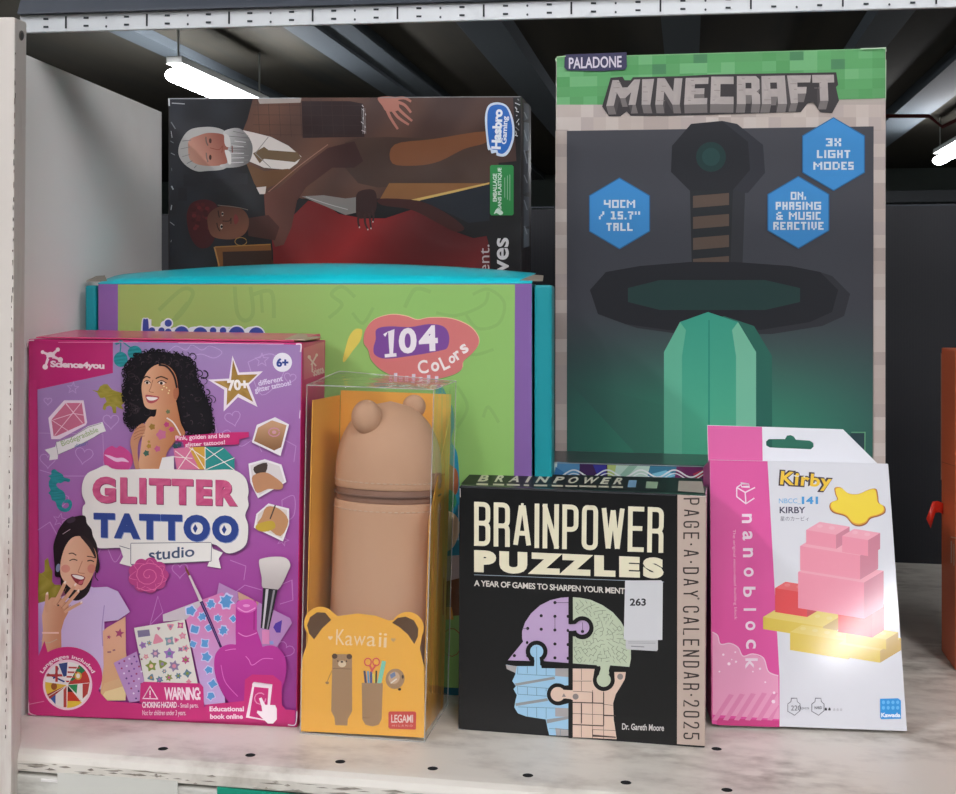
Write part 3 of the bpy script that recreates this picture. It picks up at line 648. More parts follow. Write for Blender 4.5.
# winking girl
pt = Part(FA)
def lil(x, y): return mixc('#cbb4dc', '#8c72b4', (60 - x) / 26 + (y - 640) / 80)
FL = crop(30, 600, 6.617)
pt.poly(cps(G, [(58, 680), (130, 660), (300, 610), (390, 560), (430, 575), (520, 570), (590, 600), (670, 735), (590, 790), (500, 800), (500, 1250), (60, 1200)]), lil)
pt.line(cps(FL, [(500, 30), (485, 180), (490, 300)]), .8, '#9f86c0', True)
pt.poly(cps(FL, [(640, 105), (642, 330), (655, 440), (660, 560), (640, 640), (470, 655), (480, 560), (495, 430), (490, 200), (520, 175), (600, 130)]), lambda x, y: mixc('#e0a98c', '#d5a878', (y - 640) / 60), False)
pt.poly(cps(FL, [(500, 545), (640, 500), (640, 655), (470, 660)]), '#d9b084')
pt.poly(cps(FL, [(505, 600), (640, 560), (640, 658), (468, 660)]), '#e8d09c')
for x, y in ((530, 240), (600, 215)): pt.poly(star(*FL(x, y), 5 if x == 600 else 2.4, 10, .45), '#a8446e')
pt.line(cps(FL, [(520, 340), (545, 338)]), 1.5, '#9a6470'); pt.line(cps(FL, [(555, 328), (572, 325)]), 1.5, '#9a6470')
pt.build('girl_shirt', body, INK_GLOSS)
pt = Part(FA)
pt.poly(cps(G, [(205, 180), (250, 125), (300, 108), (370, 100), (385, 150), (415, 190), (425, 235), (450, 290), (460, 370), (470, 430), (455, 480), (430, 470), (400, 600), (330, 660), (260, 640), (215, 560), (210, 510), (175, 500), (172, 440), (165, 350), (165, 290), (185, 225)]), '#1c151a', True, 4)
pt.poly(cps(G, [(250, 130), (290, 105), (310, 120), (300, 140), (265, 150)]), '#3f3140', True, 3)
pt.line(cps(G, [(430, 470), (450, 450), (440, 500), (460, 530)]), .8, '#1c151a', True); pt.ell(*G(195, 445), 2.2, 4.2, '#7e89a6', 10)
pt.line(cps(G, [(225, 222), (275, 190)]), .7, '#b8a5b0')
gf = lambda x, y: mixc('#e6b79a', '#cf8f72', (x - 70) / 36)
pt.poly(cps(G, [(250, 290), (290, 245), (340, 235), (385, 255), (430, 310), (450, 370), (440, 450), (400, 540), (355, 590), (290, 585), (240, 540), (212, 490), (210, 420), (225, 350)]), gf, True, 5)
pt.poly(cps(G, [(340, 235), (375, 240), (420, 290), (445, 360), (440, 380), (400, 310)]), '#2b1f20', True, 4)
pt.line(cps(G, [(265, 352), (290, 348), (315, 362)]), 1.1, '#4d3027', True); pt.line(cps(G, [(385, 368), (415, 372), (440, 380)]), 1.0, '#4d3027', True)
pt.line(cps(G, [(270, 398), (295, 388), (322, 396)]), 1.0, '#352019', True); pt.line(cps(G, [(388, 400), (410, 395), (432, 404)]), 1.2, '#352019', True)
pt.ell(*G(245, 450), 4.5, 4, '#dc9383'); pt.ell(*G(415, 450), 4, 4.5, '#d08372')
pt.line(cps(G, [(355, 400), (335, 450), (330, 475), (370, 482)]), .7, '#b5735a', True)
pt.poly(cps(G, [(280, 488), (320, 488), (372, 505), (365, 530), (350, 560), (315, 545), (290, 515)]), '#8e3039', True, 4)
pt.poly(cps(G, [(288, 492), (325, 494), (366, 508), (350, 522), (310, 512)]), '#f3ece8', True, 3)
pt.poly(cps(G, [(335, 535), (362, 528), (350, 552), (330, 550)]), '#c9606a', True, 3)
pt.build('winking_girl_portrait', body, INK_GLOSS)
pt = Part(FA)   # her raised hand, five fingers
pt.poly(cps(G, [(150, 640), (210, 640), (265, 690), (262, 740), (235, 790), (215, 860), (220, 1160), (70, 1160), (95, 860), (88, 760), (105, 690)]), lambda x, y: mixc('#e3b596', '#c98b6a', (x - 44) / 22 + (y - 600) / 160))
for q, w in (([(125, 740), (120, 680), (122, 618)], 4.2), ([(170, 690), (205, 620), (240, 545)], 4.6), ([(205, 690), (255, 630), (308, 560)], 4.4), ([(225, 710), (275, 660), (328, 600)], 4.0), ([(235, 735), (290, 705), (348, 675)], 3.6)):
    pt.line(cps(G, q), w, '#d9a585', True, w2=w * .72); ex_, ey_ = G(*q[-1]); pt.ell(ex_, ey_, w * .36, w * .36, '#e6bb9f', n=10); pt.ell(ex_ + .2, ey_ - .8, w * .22, w * .34, '#f1e2d8', 30, n=10)
for q in ([(185, 690), (225, 630), (248, 580)], [(215, 712), (265, 655)], [(232, 728), (280, 690)]): pt.line(cps(G, q), .5, '#a66d53')
for q in ([(80, 925), (130, 940), (190, 915)],): pt.line(cps(G, q), .7, '#c8b29a', True)
pt.line(cps(FL, [(90, 212), (200, 212)]), 1.6, '#efc9bd'); pt.ell(*G(196, 692), .9, .9, '#3f2f2f')
pt.build('raised_hand', body, INK_GLOSS)
# lower pink band, flags badge
pt = Part(FA)
pt.poly([(30, 380), (38, 380), (40, 655), (46, 640), (62, 700), (296, 709), (295.8, 723), (30, 714)], '#c92d78')
pt.ell(*FL(258, 500), 34.6, 29.6, '#c92d78', n=48)
pt.poly([(30, 660), (45, 660), (100, 690), (109, 700), (150, 703), (150, 718), (30, 713)], '#c92d78')
fx, fy = FL(258, 555); pt.ell(fx, fy, 24.6, 25.2, '#f2d3df', n=48); pt.ell(fx, fy, 22.4, 23.0, '#ddd6cf', n=48)
def seg(a0, a1, col, r=1.0, r0=0.0):
    P = [(fx + 22.4 * r * math.cos(R(a0 + (a1 - a0) * i / 8)), fy + 23 * r * math.sin(R(a0 + (a1 - a0) * i / 8))) for i in range(9)]
    P += [(fx, fy)] if r0 == 0 else [(fx + 22.4 * r0 * math.cos(R(a1)), fy + 23 * r0 * math.sin(R(a1))), (fx + 22.4 * r0 * math.cos(R(a0)), fy + 23 * r0 * math.sin(R(a0)))]
    pt.poly(P, col)
seg(-60, -5, '#c23b34'); seg(-60, -38, '#25794a'); pt.ell(fx + 10.5, fy - 9, 3.6, 4, '#d7b24b'); pt.ell(fx + 10.5, fy - 9, 2.0, 2.4, '#e8e0d8')
seg(-5, 50, '#efece6'); pt.poly([(fx, fy), (fx + 10, fy - 1), (fx + 9, fy + 9)], '#2e8f56'); pt.poly([(fx + 15, fy - 2), (fx + 22, fy - 2), (fx + 20, fy + 9), (fx + 15, fy + 14)], '#b23d3a')
seg(50, 92, '#e9c43d'); pt.poly([(fx, fy), (fx + 14, fy + 16.5), (fx, fy + 16)], '#c93a2b'); pt.poly([(fx, fy + 1), (fx + 6, fy + 7), (fx, fy + 7)], '#2a2220')
seg(92, 150, '#ece9e4'); pt.poly([(fx - 4, fy + 5), (fx - 1, fy + 1), (fx - 1, fy + 22.5), (fx - 4, fy + 22.4)], '#b8453d'); pt.poly([(fx - 12, fy + 9), (fx - 12, fy + 19.5), (fx - 19, fy + 11.5)], '#3858a0')
seg(150, 188, '#e3bd47'); seg(142, 156, '#a93a32'); pt.ell(fx - 13.5, fy + 1.5, 3, 3.6, '#9c5a2c')
seg(188, 242, '#e8e6e6')
for a, w_, c_ in (([(fx - 20, fy - 11), (fx - 3, fy - 3)], 1.6, '#2c3d7c'), ([(fx - 8, fy - 20), (fx - 14, fy - 6)], 1.6, '#2c3d7c'), ([(fx - 21, fy - 9.5), (fx - 5, fy - 9.5)], 2.4, '#b03a3a'), ([(fx - 11, fy - 19), (fx - 11, fy - 3)], 2.4, '#b03a3a')): pt.line(a, w_, c_)
seg(242, 300, '#efe9e6')
for i in range(4): pt.line([(fx - 2 + i, fy - 3.5 - i * 4.6), (fx + 5 + i * 2.3, fy - 3.2 - i * 4.6)], 1.7, '#b8423f')
pt.poly([(fx - 9, fy - 21), (fx, fy - 22.5), (fx - 1, fy - 9), (fx - 4, fy - 8)], '#33477f')
for a in (-60, -5, 50, 92, 150, 188, 242): pt.line([(fx, fy), (fx + 22 * math.cos(R(a)), fy + 22.6 * math.sin(R(a)))], .5, '#f3eee8')
pt.text('Languages included', 0, 0, 0, 0, '#f7e3ea', .02, arc=(fx, fy + 1, 26.2, 207, 333, 5.0))
pt.build('language_badge', body, INK_GLOSS)
# things shown on the lower right
SHc = crop(110, 560, 4.81)
pt = Part(FA)   # rose
rc = SHc(190, 70)
for i in range(9): pt.ell(rc[0] + 14 * math.cos(i * .7), rc[1] + 12 * math.sin(i * .7), 6.5, 6, '#b83f83')
pt.ell(rc[0], rc[1], 15, 13, '#b83f83')
pt.line([(rc[0] + (1 + i * .62) * math.cos(i * .55), rc[1] + (1 + i * .56) * math.sin(i * .55)) for i in range(28)], .8, '#dd6f9f')
for i in range(7): pt.line([(rc[0] + 12 * math.cos(i * .9), rc[1] + 11 * math.sin(i * .9)), (rc[0] + 19 * math.cos(i * .9 + .3), rc[1] + 16 * math.sin(i * .9 + .3)), (rc[0] + 13 * math.cos(i * .9 + .8), rc[1] + 12 * math.sin(i * .9 + .8))], .7, '#d66499', True)
pt.build('rose_print', body, INK_GLOSS)
pt = Part(FA)
pt.poly(cps(SHc, [(530, 105), (620, 150), (620, 180), (700, 190), (870, 275), (880, 300), (790, 440), (640, 420), (520, 160)]), '#b384b8')
pt.poly(cps(SHc, [(620, 148), (720, 200), (715, 215), (625, 200)]), '#c79a86'); pt.poly(cps(SHc, [(790, 320), (800, 300), (832, 285), (825, 345), (805, 345)]), '#51349a'); pt.poly(cps(SHc, [(770, 385), (790, 385), (792, 400), (775, 402)]), '#8b9ad2')
pt.poly(cps(SHc, [(260, 258), (440, 190), (545, 152), (610, 210), (612, 400), (540, 450), (560, 690), (460, 690), (372, 282), (262, 292)]), lambda x, y: mixc('#d67db2', '#c3a4d6', (y - 610) / 70))
pt.poly(cps(SHc, [(260, 258), (440, 190), (450, 205), (372, 282), (262, 292)]), '#c9bcc4')
for x, y, r in ((395, 240, 5), (490, 208, 4.4), (565, 195, 6.8), (450, 268, 4.2), (525, 275, 3.6), (598, 278, 3.4), (413, 328, 4.6), (480, 322, 3.4), (550, 335, 4.6), (405, 400, 3.6), (462, 395, 4.6), (468, 460, 5.0), (480, 525, 4.0), (500, 590, 4.6), (490, 650, 4.0)):
    c = SHc(x, y); k = rng.randint(4, 7); ro = rng.uniform(0, 6)
    P = [(c[0] + r * (1 if j % 2 else rng.uniform(.55, .9)) * math.cos(ro + j * math.pi / k), c[1] + r * (1 if j % 2 else rng.uniform(.55, .9)) * math.sin(ro + j * math.pi / k)) for j in range(2 * k)]
    pt.poly([(c[0] + (p[0] - c[0]) * 1.3, c[1] + (p[1] - c[1]) * 1.3) for p in P], '#c9c7ea', True, 3); pt.poly(P, '#5b97cf', True, 3)
pt.build('blue_sticker_sheet', body, INK_GLOSS)
pt = Part(FA)
pt.poly(cps(SHc, [(122, 322), (365, 282), (430, 600), (180, 620)]), '#dcd8cf')
pal = ['#c0508a', '#7f8f3e', '#d8a0b4', '#9c6fb5', '#5f7f92', '#b98a4a', '#7d9aa2', '#e0b7a0', '#d7889c', '#8a7a9c']
pt.poly(cps(SHc, [(138, 335), (195, 330), (200, 360), (142, 368)]), '#7b7191')
for x, y, r in ((345, 310, 4), (297, 315, 4), (240, 325, 2), (355, 360, 4), (235, 378, 6), (292, 385, 5.5), (325, 380, 3), (165, 405, 4), (195, 395, 3), (225, 445, 5), (292, 445, 6), (345, 425, 3), (370, 420, 4), (180, 460, 3), (205, 505, 6), (258, 495, 5), (315, 505, 6), (370, 475, 4.5), (378, 540, 4.5), (335, 552, 3.6), (290, 560, 4), (245, 570, 4), (205, 560, 4), (385, 580, 3), (268, 530, 2.6)):
    c = SHc(x, y); k = rng.randint(3, 6); ro = rng.uniform(0, 6); cc = rng.choice(pal)
    pt.poly([(c[0] + r * (1 if j % 2 else .6) * math.cos(ro + j * math.pi / k), c[1] + r * (1 if j % 2 else .6) * math.sin(ro + j * math.pi / k)) for j in range(2 * k)], cc, True, 3)
    pt.ell(c[0], c[1], r * .35, r * .35, rng.choice(pal), n=8)
pt.build('white_sticker_sheet', body, INK_GLOSS)
pt = Part(FA)
pt.poly(cps(SHc, [(25, 490), (135, 435), (178, 600), (160, 670), (100, 680)]), '#b98fc4')
for r_ in range(8):
    for c_ in range(5):
        x, y = 52 + r_ * 11.5 + c_ * 24, 492 + r_ * 24 - c_ * 11
        if y < 672 and x < 165: pt.ell(*SHc(x, y), 1.0, 1.0, ['#7d4aa0', '#a03d70', '#e2d3e8', '#5d3a7a'][(r_ + c_) % 4], n=8)
pt.build('gem_sticker_sheet', body, INK_GLOSS)
pt = Part(FA)   # thin brush
pt.poly(cps(SHc, [(365, 22), (378, 38), (392, 68), (384, 72), (372, 50)]), '#7b4630'); pt.line(cps(SHc, [(388, 70), (445, 195)]), 2.0, '#cfc3c4', w2=3.2); pt.line(cps(SHc, [(445, 195), (500, 320), (540, 415)]), 3.4, '#3a2157', w2=2.4); pt.line(cps(SHc, [(448, 200), (530, 390)]), .7, '#7b5b9c')
pt.build('thin_brush_print', body, INK_GLOSS)
pt = Part(FA)   # broad brush
pt.poly(cps(SHc, [(722, 5), (740, -12), (800, -20), (850, -14), (872, 15), (862, 50), (812, 140), (742, 130), (735, 80)]), lambda x, y: mixc('#d9d1cd', '#b8adac', (y - 560) / 28), True, 4)
pt.poly(cps(SHc, [(742, 130), (812, 138), (770, 330), (730, 322)]), '#26222a'); pt.poly(cps(SHc, [(755, 135), (768, 136), (746, 325), (738, 323)]), '#c9c3c9'); pt.poly(cps(SHc, [(790, 140), (800, 140), (765, 328), (758, 327)]), '#8c858d')
pt.poly(cps(SHc, [(736, 330), (772, 332), (772, 400), (738, 398)]), '#d986b6')
pt.build('broad_brush_print', body, INK_GLOSS)
pt = Part(FA)   # heart shaped glitter bottle
mg = lambda x, y: mixc('#c43f9f', '#a92a8b', (y - 620) / 70)
pt.poly(cps(SHc, [(680, 450), (620, 405), (560, 405), (515, 445), (508, 520), (530, 600), (580, 680), (660, 720), (740, 710), (820, 640), (852, 540), (845, 460), (800, 410), (740, 412)]), mg, True, 5)
pt.line(cps(SHc, [(560, 430), (620, 425), (670, 470), (690, 500), (740, 470), (790, 470)]), .8, '#e07fc8', True); pt.line(cps(SHc, [(540, 500), (560, 580), (620, 650)]), .8, '#d96cc0', True)
pt.poly(cps(SHc, [(612, 205), (620, 190), (705, 190), (712, 208), (712, 330), (742, 420), (738, 450), (700, 462), (640, 455), (612, 430), (610, 340)]), '#b83597', False)
pt.poly(cps(SHc, [(612, 205), (640, 188), (680, 185), (712, 208), (700, 240), (660, 250), (622, 238)]), '#d25cb2', True, 4); pt.line(cps(SHc, [(620, 225), (660, 245), (705, 225)]), 1, '#ee9fd8', True); pt.ell(*SHc(662, 215), 3.6, 1.4, '#e996d2')
pt.line(cps(SHc, [(622, 345), (660, 362), (712, 345)]), .9, '#e28bcd', True); pt.line(cps(SHc, [(700, 240), (698, 330)]), 1.4, '#9d2480')
pt.build('glitter_bottle_print', body, INK_GLOSS)
pt = Part(FA)   # warning panel, booklet icon
pt.poly(cps(SHc, [(155, 590), (170, 580), (440, 588), (455, 605), (458, 700), (150, 680)]), '#c92d78')
pt.poly(cps(SHc, [(465, 690), (650, 672), (655, 570), (690, 545), (790, 548), (830, 580), (832, 690), (855, 720), (855, 775), (465, 765)]), '#c92d78')
pt.text('WARNING:', *SHc(268, 606), *SHc(442, 668), '#f4dce6', .035, space=.85); pt.text('CHOKING HAZARD', *SHc(162, 676), *SHc(328, 705), '#f4dce6', .03, space=.9); pt.text('- Small parts.', *SHc(334, 682), *SHc(432, 711), '#f4dce6', .005)
pt.text('Not for children under 3 years.', *SHc(163, 716), *SHc(372, 748), '#f4dce6', .005)
pt.line(cps(SHc, [(200, 602), (166, 660), (236, 662)]), 1.0, '#f4dce6', closed=True); pt.line(cps(SHc, [(200, 622), (200, 645)]), 1.2, '#f4dce6'); pt.ell(*SHc(200, 653), .8, .8, '#f4dce6', n=8)
pt.text('Educational', *SHc(485, 698), *SHc(650, 722), '#f4dce6', .035); pt.text('book online', *SHc(488, 734), *SHc(645, 758), '#f4dce6', .035)
ph = cps(SHc, [(698, 585), (778, 595), (762, 765), (668, 748)]); pt.line(ph, 1.9, '#f6e4ec', closed=True); pt.poly(cps(SHc, [(690, 588), (780, 597), (779, 612), (690, 603)]), '#f6e4ec')
pt.line([(SHc(728, 660)[0] + 5.6 * math.cos(i * .55), SHc(728, 660)[1] + 5.6 * math.sin(i * .55)) for i in range(11)], 1.1, '#e58fb6')
pt.poly(cps(SHc, [(722, 660), (735, 655), (752, 690), (800, 692), (808, 710), (808, 760), (790, 780), (765, 780), (728, 745), (712, 728), (715, 718), (738, 722), (735, 700)]), '#f8ecf1', False)
pt.build('warning_panel', body, INK_GLOSS)
# creases, worn corners, the box's side print, the lifted flap
pt = Part(FA)
pt.line([(29, 347), (30.3, 341), (36, 340)], 1.2, '#e9c9d3', True); pt.line([(297, 344), (302, 344.5), (301.6, 352)], 1.4, '#efe2ea', True); pt.line([(30.5, 701), (31, 711), (38, 714.2)], 1.2, '#e8c3cf', True); pt.line([(31, 703), (46, 700)], .8, '#d98aa6', True)
pt.line([(301.2, 410), (300.6, 418)], .9, '#e3cde0'); pt.line([(60, 342.2), (140, 342)], .6, '#e88fb2'); pt.line([(180, 342.8), (285, 344)], .7, '#e9a3c0'); pt.line([(298, 710), (296.4, 723), (289, 723.4)], 1.0, '#e2cfe0', True)
pt.build('worn_corner', body, INK_GLOSS)
FAs = Face(qa[1], dep, qa[2] - qa[1]); pt = Part(FAs)
pt.poly([(303.6, 348), (324, 341.5), (324.6, 372), (303.6, 380)], '#d85a86'); 
pt.line([(309, 358), (316, 366)], 1.5, '#f1cfda'); pt.line([(316.5, 355), (311, 365)], 1.5, '#f1cfda'); pt.line([(312, 362), (312, 372)], 1.2, '#f1cfda'); pt.ell(309, 357, 1.6, 1.8, '#f1cfda'); pt.ell(316.5, 355, 1.3, 1.6, '#f1cfda')
pt.text('Science', 312, 366.5, 323.5, 375, '#f1cfda', .03, rot=-18)
pt.build('side_logo', body, INK_GLOSS)
tr, tl = qa[2] + Vector((0, 0, .0006)), qa[3] + Vector((0.004, 0, .0006))
lv = [tl + Vector((0.001, .001, 0)), tr + Vector((-.006, .001, 0)), tr + dep * .95 + Vector((-.003, 0, .0028)), tl + dep * .95 + Vector((.002, 0, .0034))]
vsx = [Vector((v.x, v.y, v.z - (.003 if i > 1 else 0))) for i, v in enumerate(lv)] + [v + Vector((0, 0, .0008)) for v in lv]
raw_mesh('top_flap', vsx, BOXF, INK_GLOSS, body, fcols=lambda c, n: '#e0467f')
cr = qa[2] + dep * .5
raw_mesh('tuck_corner', [tr + Vector((-.012, .002, .0012)), tr + Vector((.0005, .004, .0005)), tr + dep * .8 + Vector((.0002, 0, .0012)), tr + dep * .8 + Vector((-.016, 0, .0035)),
                         tr + Vector((-.012, .002, .0018)), tr + Vector((.0005, .004, .0011)), tr + dep * .8 + Vector((.0002, 0, .0018)), tr + dep * .8 + Vector((-.016, 0, .0041))], BOXF, INK_MATT, body, fcols=lambda c, n: '#b7a08f')

# ---- teal art set box behind ----------------------------------------
FB = Face.stand((-0.4195, 0.765, 0), 4.8, 0.0)
ART = empty('art_set_box', (-0.26, 0.80, 0), 'large teal and lime art set box with a bowed cyan lid behind the tattoo kit', 'box')
qb = quad_on(FB, [(85, 700), (552, 700), (552, 283.5), (85, 283.5)])
exb = FB.ex; pw = qb[1].x - qb[0].x; zt = qb[2].z
db = -FB.n * 0.060
i0, i1 = FB.at(98, 500), FB.at(532, 500)
fr = [Vector((i0.x, i0.y, 0)), Vector((i1.x, i1.y, 0)), Vector((i1.x, i1.y, zt)), Vector((i0.x, i0.y, zt))]
bodyb = carton('carton', fr, db, lambda c, n: '#11979f' if abs(n.dot(FB.n)) < .5 else '#8562a6', ART)
for a, b in ((qb[0], i0), (i1, qb[1])):   # side walls standing proud, with a dark gap beside the front
    g = 0.0016
    if a is i1: a = a + exb * g
    else: b = b - exb * g
    fv = [Vector((a.x, a.y, 0)), Vector((b.x, b.y, 0)), Vector((b.x, b.y, zt - .001)), Vector((a.x, a.y, zt - .001))]
    carton('side_wall', fv, db * 0.98, lambda c, n: '#1495a0', ART, bevel=.0018)
# bowed lid
vs, fs2 = [], []; N = 24
for j in range(N + 1):
    t = j / N; base = fr[3].lerp(fr[2], t) ; bow = 0.0085 + 0.0085 * (1 - abs(2 * t - 1) ** 2.0)
    for k in range(5):
        q = base + db * (k / 4); h = bow * (1 - (1 - k / 4) ** 2) * (.9 if k else 0)
        vs.append(q + Vector((0, 0, h + .0006)))
for j in range(N):
    for k in range(4): a = j * 5 + k; fs2.append((a, a + 5, a + 6, a + 1))
lid = raw_mesh('lid_flap', vs, fs2, plain('cyan_lid_card', '#12cddc', .38, coat=.2, noise=.03), ART, smooth=True)
sm = lid.modifiers.new('s', 'SOLIDIFY'); sm.thickness = .0007
cr = crop(500, 240, 7.94)
for px, py in ((534, 280.5), (94, 281)):
    p = on_y(px, py, fr[2].y + .006 if px > 300 else fr[3].y + .006); sgn = 1 if px > 300 else -1
    vv = [p + Vector((-.010 * sgn, 0, -.0005)), p + Vector((.006 * sgn, 0, -.0005)), p + Vector((.005 * sgn, .012, .003)), p + Vector((-.002 * sgn, .012, .0035))]
    raw_mesh('tuck_corner', vv + [v + Vector((0, 0, .0007)) for v in vv], BOXF, INK_MATT, ART, fcols=lambda c, n: '#8d8478')
pt = Part(FB)
green = lambda x, y: mixc('#a9c26d', '#93c36c', (x - 118) / 300 + .0)
pt.poly([(118, 284.5), (515, 284.5), (513, 690), (118, 675)], green)
pt.poly([(98.5, 284.2), (118, 284.4), (118, 673), (98.5, 672)], '#8e68ac'); pt.poly([(515, 284.4), (531.8, 284.2), (530, 692), (513, 690)], '#8562a6')
pt.build('front_print', bodyb, INK_SATIN)
TE = crop(70, 250, 1.912); dg_ = lambda x, y: mixc(green(x, y), '#7fa860', .35)
pt = Part(FB)
for q, w in (([(170, 115), (215, 75), (235, 85), (205, 130), (175, 135)], 5), ([(200, 130), (225, 100)], 4), ([(315, 70), (320, 120), (335, 135), (350, 120), (345, 70)], 5), ([(350, 85), (385, 80), (390, 130)], 5), ([(365, 80), (368, 120)], 4),
             ([(495, 130), (520, 105), (500, 85), (520, 70), (545, 90)], 4.5), ([(540, 120), (560, 140), (580, 110)], 4), ([(640, 110), (660, 75), (690, 80)], 5), ([(700, 120), (740, 125), (790, 105), (800, 80)], 4), ([(770, 85), (800, 75), (830, 100), (820, 140), (780, 150), (755, 120)], 4),
             ([(740, 180), (770, 200), (810, 190)], 4), ([(740, 260), (760, 300), (740, 340)], 4), ([(790, 320), (800, 300), (820, 330)], 4)):
    Part(FB).line(cps(TE, q), w * .8, dg_, True).build('doodle', bodyb, INK_SATIN)
pt = Part(FB)
T2 = crop(115, 300, 5.624)
def lump(P, w): pt.line(cps(T2, P), w, '#e8ecf2', True)
pt.text('kigouno', *T2(158, 108), *T2(838, 300), '#e8ecf2', .07, out=()); 
for k in range(2):
    col, gx = (('#e9edf3', 1.3), ('#3f4fa0', 0))[k]
    pt.poly([(T2(158, 0)[0] - gx, 345), (T2(158, 0)[0] - gx, T2(0, 118)[1]), (T2(172, 0)[0], T2(0, 108)[1] - gx), (T2(188, 0)[0] + gx, T2(0, 118)[1]), (T2(190, 0)[0] + gx, 345)], col, True)
    for x, y, r in ((208, 172, 3.3), (262, 172, 3.2), (300, 130, 3.6), (300, 180, 3.5), (375, 190, 7.5), (480, 195, 7.6), (552, 172, 3.3), (608, 172, 3.3), (685, 195, 8.2), (795, 197, 7.8)): pt.ell(*T2(x, y), r + gx, r + gx * 1.1, col)
pt.build('brand_lettering', bodyb, INK_SATIN)
C1 = crop(330, 300, 5.624); pt = Part(FB)
badge = cps(C1, [(270, 100), (350, 82), (430, 92), (490, 112), (560, 100), (680, 105), (780, 145), (830, 200), (835, 250), (800, 300), (750, 345), (740, 390), (680, 425), (560, 450), (420, 450), (300, 400), (235, 340), (215, 280), (190, 240), (195, 180), (225, 130)])
pt.poly([(x + .5, y - .8) for x, y in catmull(badge, 4)], '#e9c5a0'); pt.poly([(x - .5, y + .9) for x, y in catmull(badge, 4)], '#6f9a55'); pt.poly(badge, '#d57a78', True, 4)
pt.poly(cps(C1, [(262, 165), (330, 148), (450, 152), (560, 135), (640, 150), (670, 200), (662, 265), (620, 285), (480, 310), (320, 330), (255, 310), (245, 270), (258, 220)]), '#7d4c9a', True, 4)
for a_ in ([(305, 200), (345, 170), (345, 312)], [(308, 314), (374, 308)]): pt.line(cps(C1, a_), 3.4, '#f3edf3')
for st_, q in (('0', [(388, 160), (485, 152), (490, 300), (386, 302)]), ('4', [(495, 148), (605, 140), (608, 285), (502, 292)])): pt.text(st_, 0, 0, 0, 0, '#f3edf3', .035, quad=cps(C1, q))
pt.text('C', *C1(494, 338), *C1(552, 414), '#f6ecea', .02, rot=-8); pt.text('o', *C1(568, 348), *C1(615, 402), '#f6ecea', .03); pt.text('L', *C1(622, 315), *C1(665, 392), '#f6ecea', .02, rot=-25)
pt.text('o', *C1(668, 312), *C1(705, 356), '#f6ecea', .03); pt.text('r', *C1(700, 285), *C1(735, 335), '#f6ecea', .03, rot=-35); pt.text('s', *C1(735, 248), *C1(775, 300), '#f6ecea', .03, rot=-35)
pt.poly(cps(C1, [(140, 165), (170, 162), (182, 175), (170, 230), (125, 290), (85, 345), (72, 340), (85, 280), (108, 205)]), '#e2cf5e', True, 4)
for x_, h_ in ((389, 6), (394, 9), (399, 5), (405, 6), (412, 8), (419, 5), (427, 7), (435, 6)): pt.poly([(x_, 382 - h_), (x_ + 3.4, 382 - h_), (x_ + 3.4, 382), (x_, 382)], '#d9cfdd')
pt.build('colour_count_badge', bodyb, INK_SATIN)
pt = Part(FB)   # picture edge seen between the boxes
E1 = crop(435, 370, 2.406)
pt.poly(cps(E1, [(0, 60), (38, 80), (46, 130), (40, 170), (55, 210), (60, 330), (55, 470), (0, 470)]), '#1f8fae', True); pt.poly(cps(E1, [(0, 210), (40, 230), (55, 250), (50, 300), (0, 300)]), '#a9623f', True); pt.poly(cps(E1, [(0, 290), (40, 290), (52, 320), (30, 345), (0, 350)]), '#3f9a6a', True)
pt.poly(cps(E1, [(0, 340), (45, 345), (60, 380), (40, 430), (0, 430)]), '#e6c9a3', True); pt.poly(cps(E1, [(0, 450), (60, 445), (60, 520), (0, 520)]), '#cbb9b5'); pt.poly(cps(E1, [(0, 515), (60, 500), (60, 590), (0, 595)]), '#7d4a28'); pt.poly(cps(E1, [(0, 570), (40, 570), (45, 600), (0, 600)]), '#d9952f')
pt.line([(E1(40, 655)[0] + 10 * math.cos(i * .5), E1(40, 655)[1] + 14 * math.sin(i * .5)) for i in range(13)], .8, '#a7522d')
pt.build('picture_panel', bodyb, INK_SATIN)
pt = Part(FB); pt.poly([(98.5, 672), (530, 691), (530, 705), (98.5, 705)], '#0e5f72'); pt.build('base_band', bodyb, INK_SATIN)
# ---- tall mystery board game box standing behind ---------------------
FH = Face.stand((-0.418, 0.899, 0), -0.6, 0.0)
qh = quad_on(FH, [(168, 600), (521.5, 600), (521.5, 96), (168, 98.5)])
GAME = empty('board_game_box', (-0.27, 0.93, 0), 'dark shrink-wrapped board game box with a bearded man and a woman in red lying sideways', 'box')
dh = -FH.n * 0.052
bodyh = carton('carton', qh, dh, lambda c, n: '#2a2626', GAME, INK_WRAP, bevel=.0012)
H1 = crop(165, 95, 4.539); H2 = crop(345, 95, 4.535)
pt = Part(FH)
def dk(x, y): return mixc('#2c2f36', '#1b1a1c', (x - 168) / 120 + math.sin(x * .12) * math.sin(y * .1) * .3)
pt.poly([(169.5, 99.5), (520.5, 97), (520.5, 330), (169.5, 330)], dk)
for x, y, w, h in ((85, 360, 60, 55), (215, 380, 60, 60), (295, 355, 80, 50), (60, 420, 40, 60)): pt.poly(cps(H1, [(x, y), (x + w, y), (x + w, y + h), (x, y + h)]), '#25262b')
pt.build('front_print', bodyh, INK_WRAP)
pt = Part(FH)   # man's suit, sideways
def suit(x, y):
    k = .5 + .5 * math.sin(x * .09 + y * .05); return mixc('#6b4a3c', '#4a3530', k * .6 + max(0, (x - 300) / 240))
pt.poly(cps(H1, [(400, 15), (620, 12), (1580, 12), (1595, 300), (1300, 330), (1200, 470), (620, 470), (520, 440), (450, 450), (420, 420), (405, 350), (365, 310), (355, 160), (375, 110)]), suit)
pt.poly(cps(H1, [(620, 28), (840, 28), (900, 40), (905, 190), (625, 195)]), '#2c1b1c')
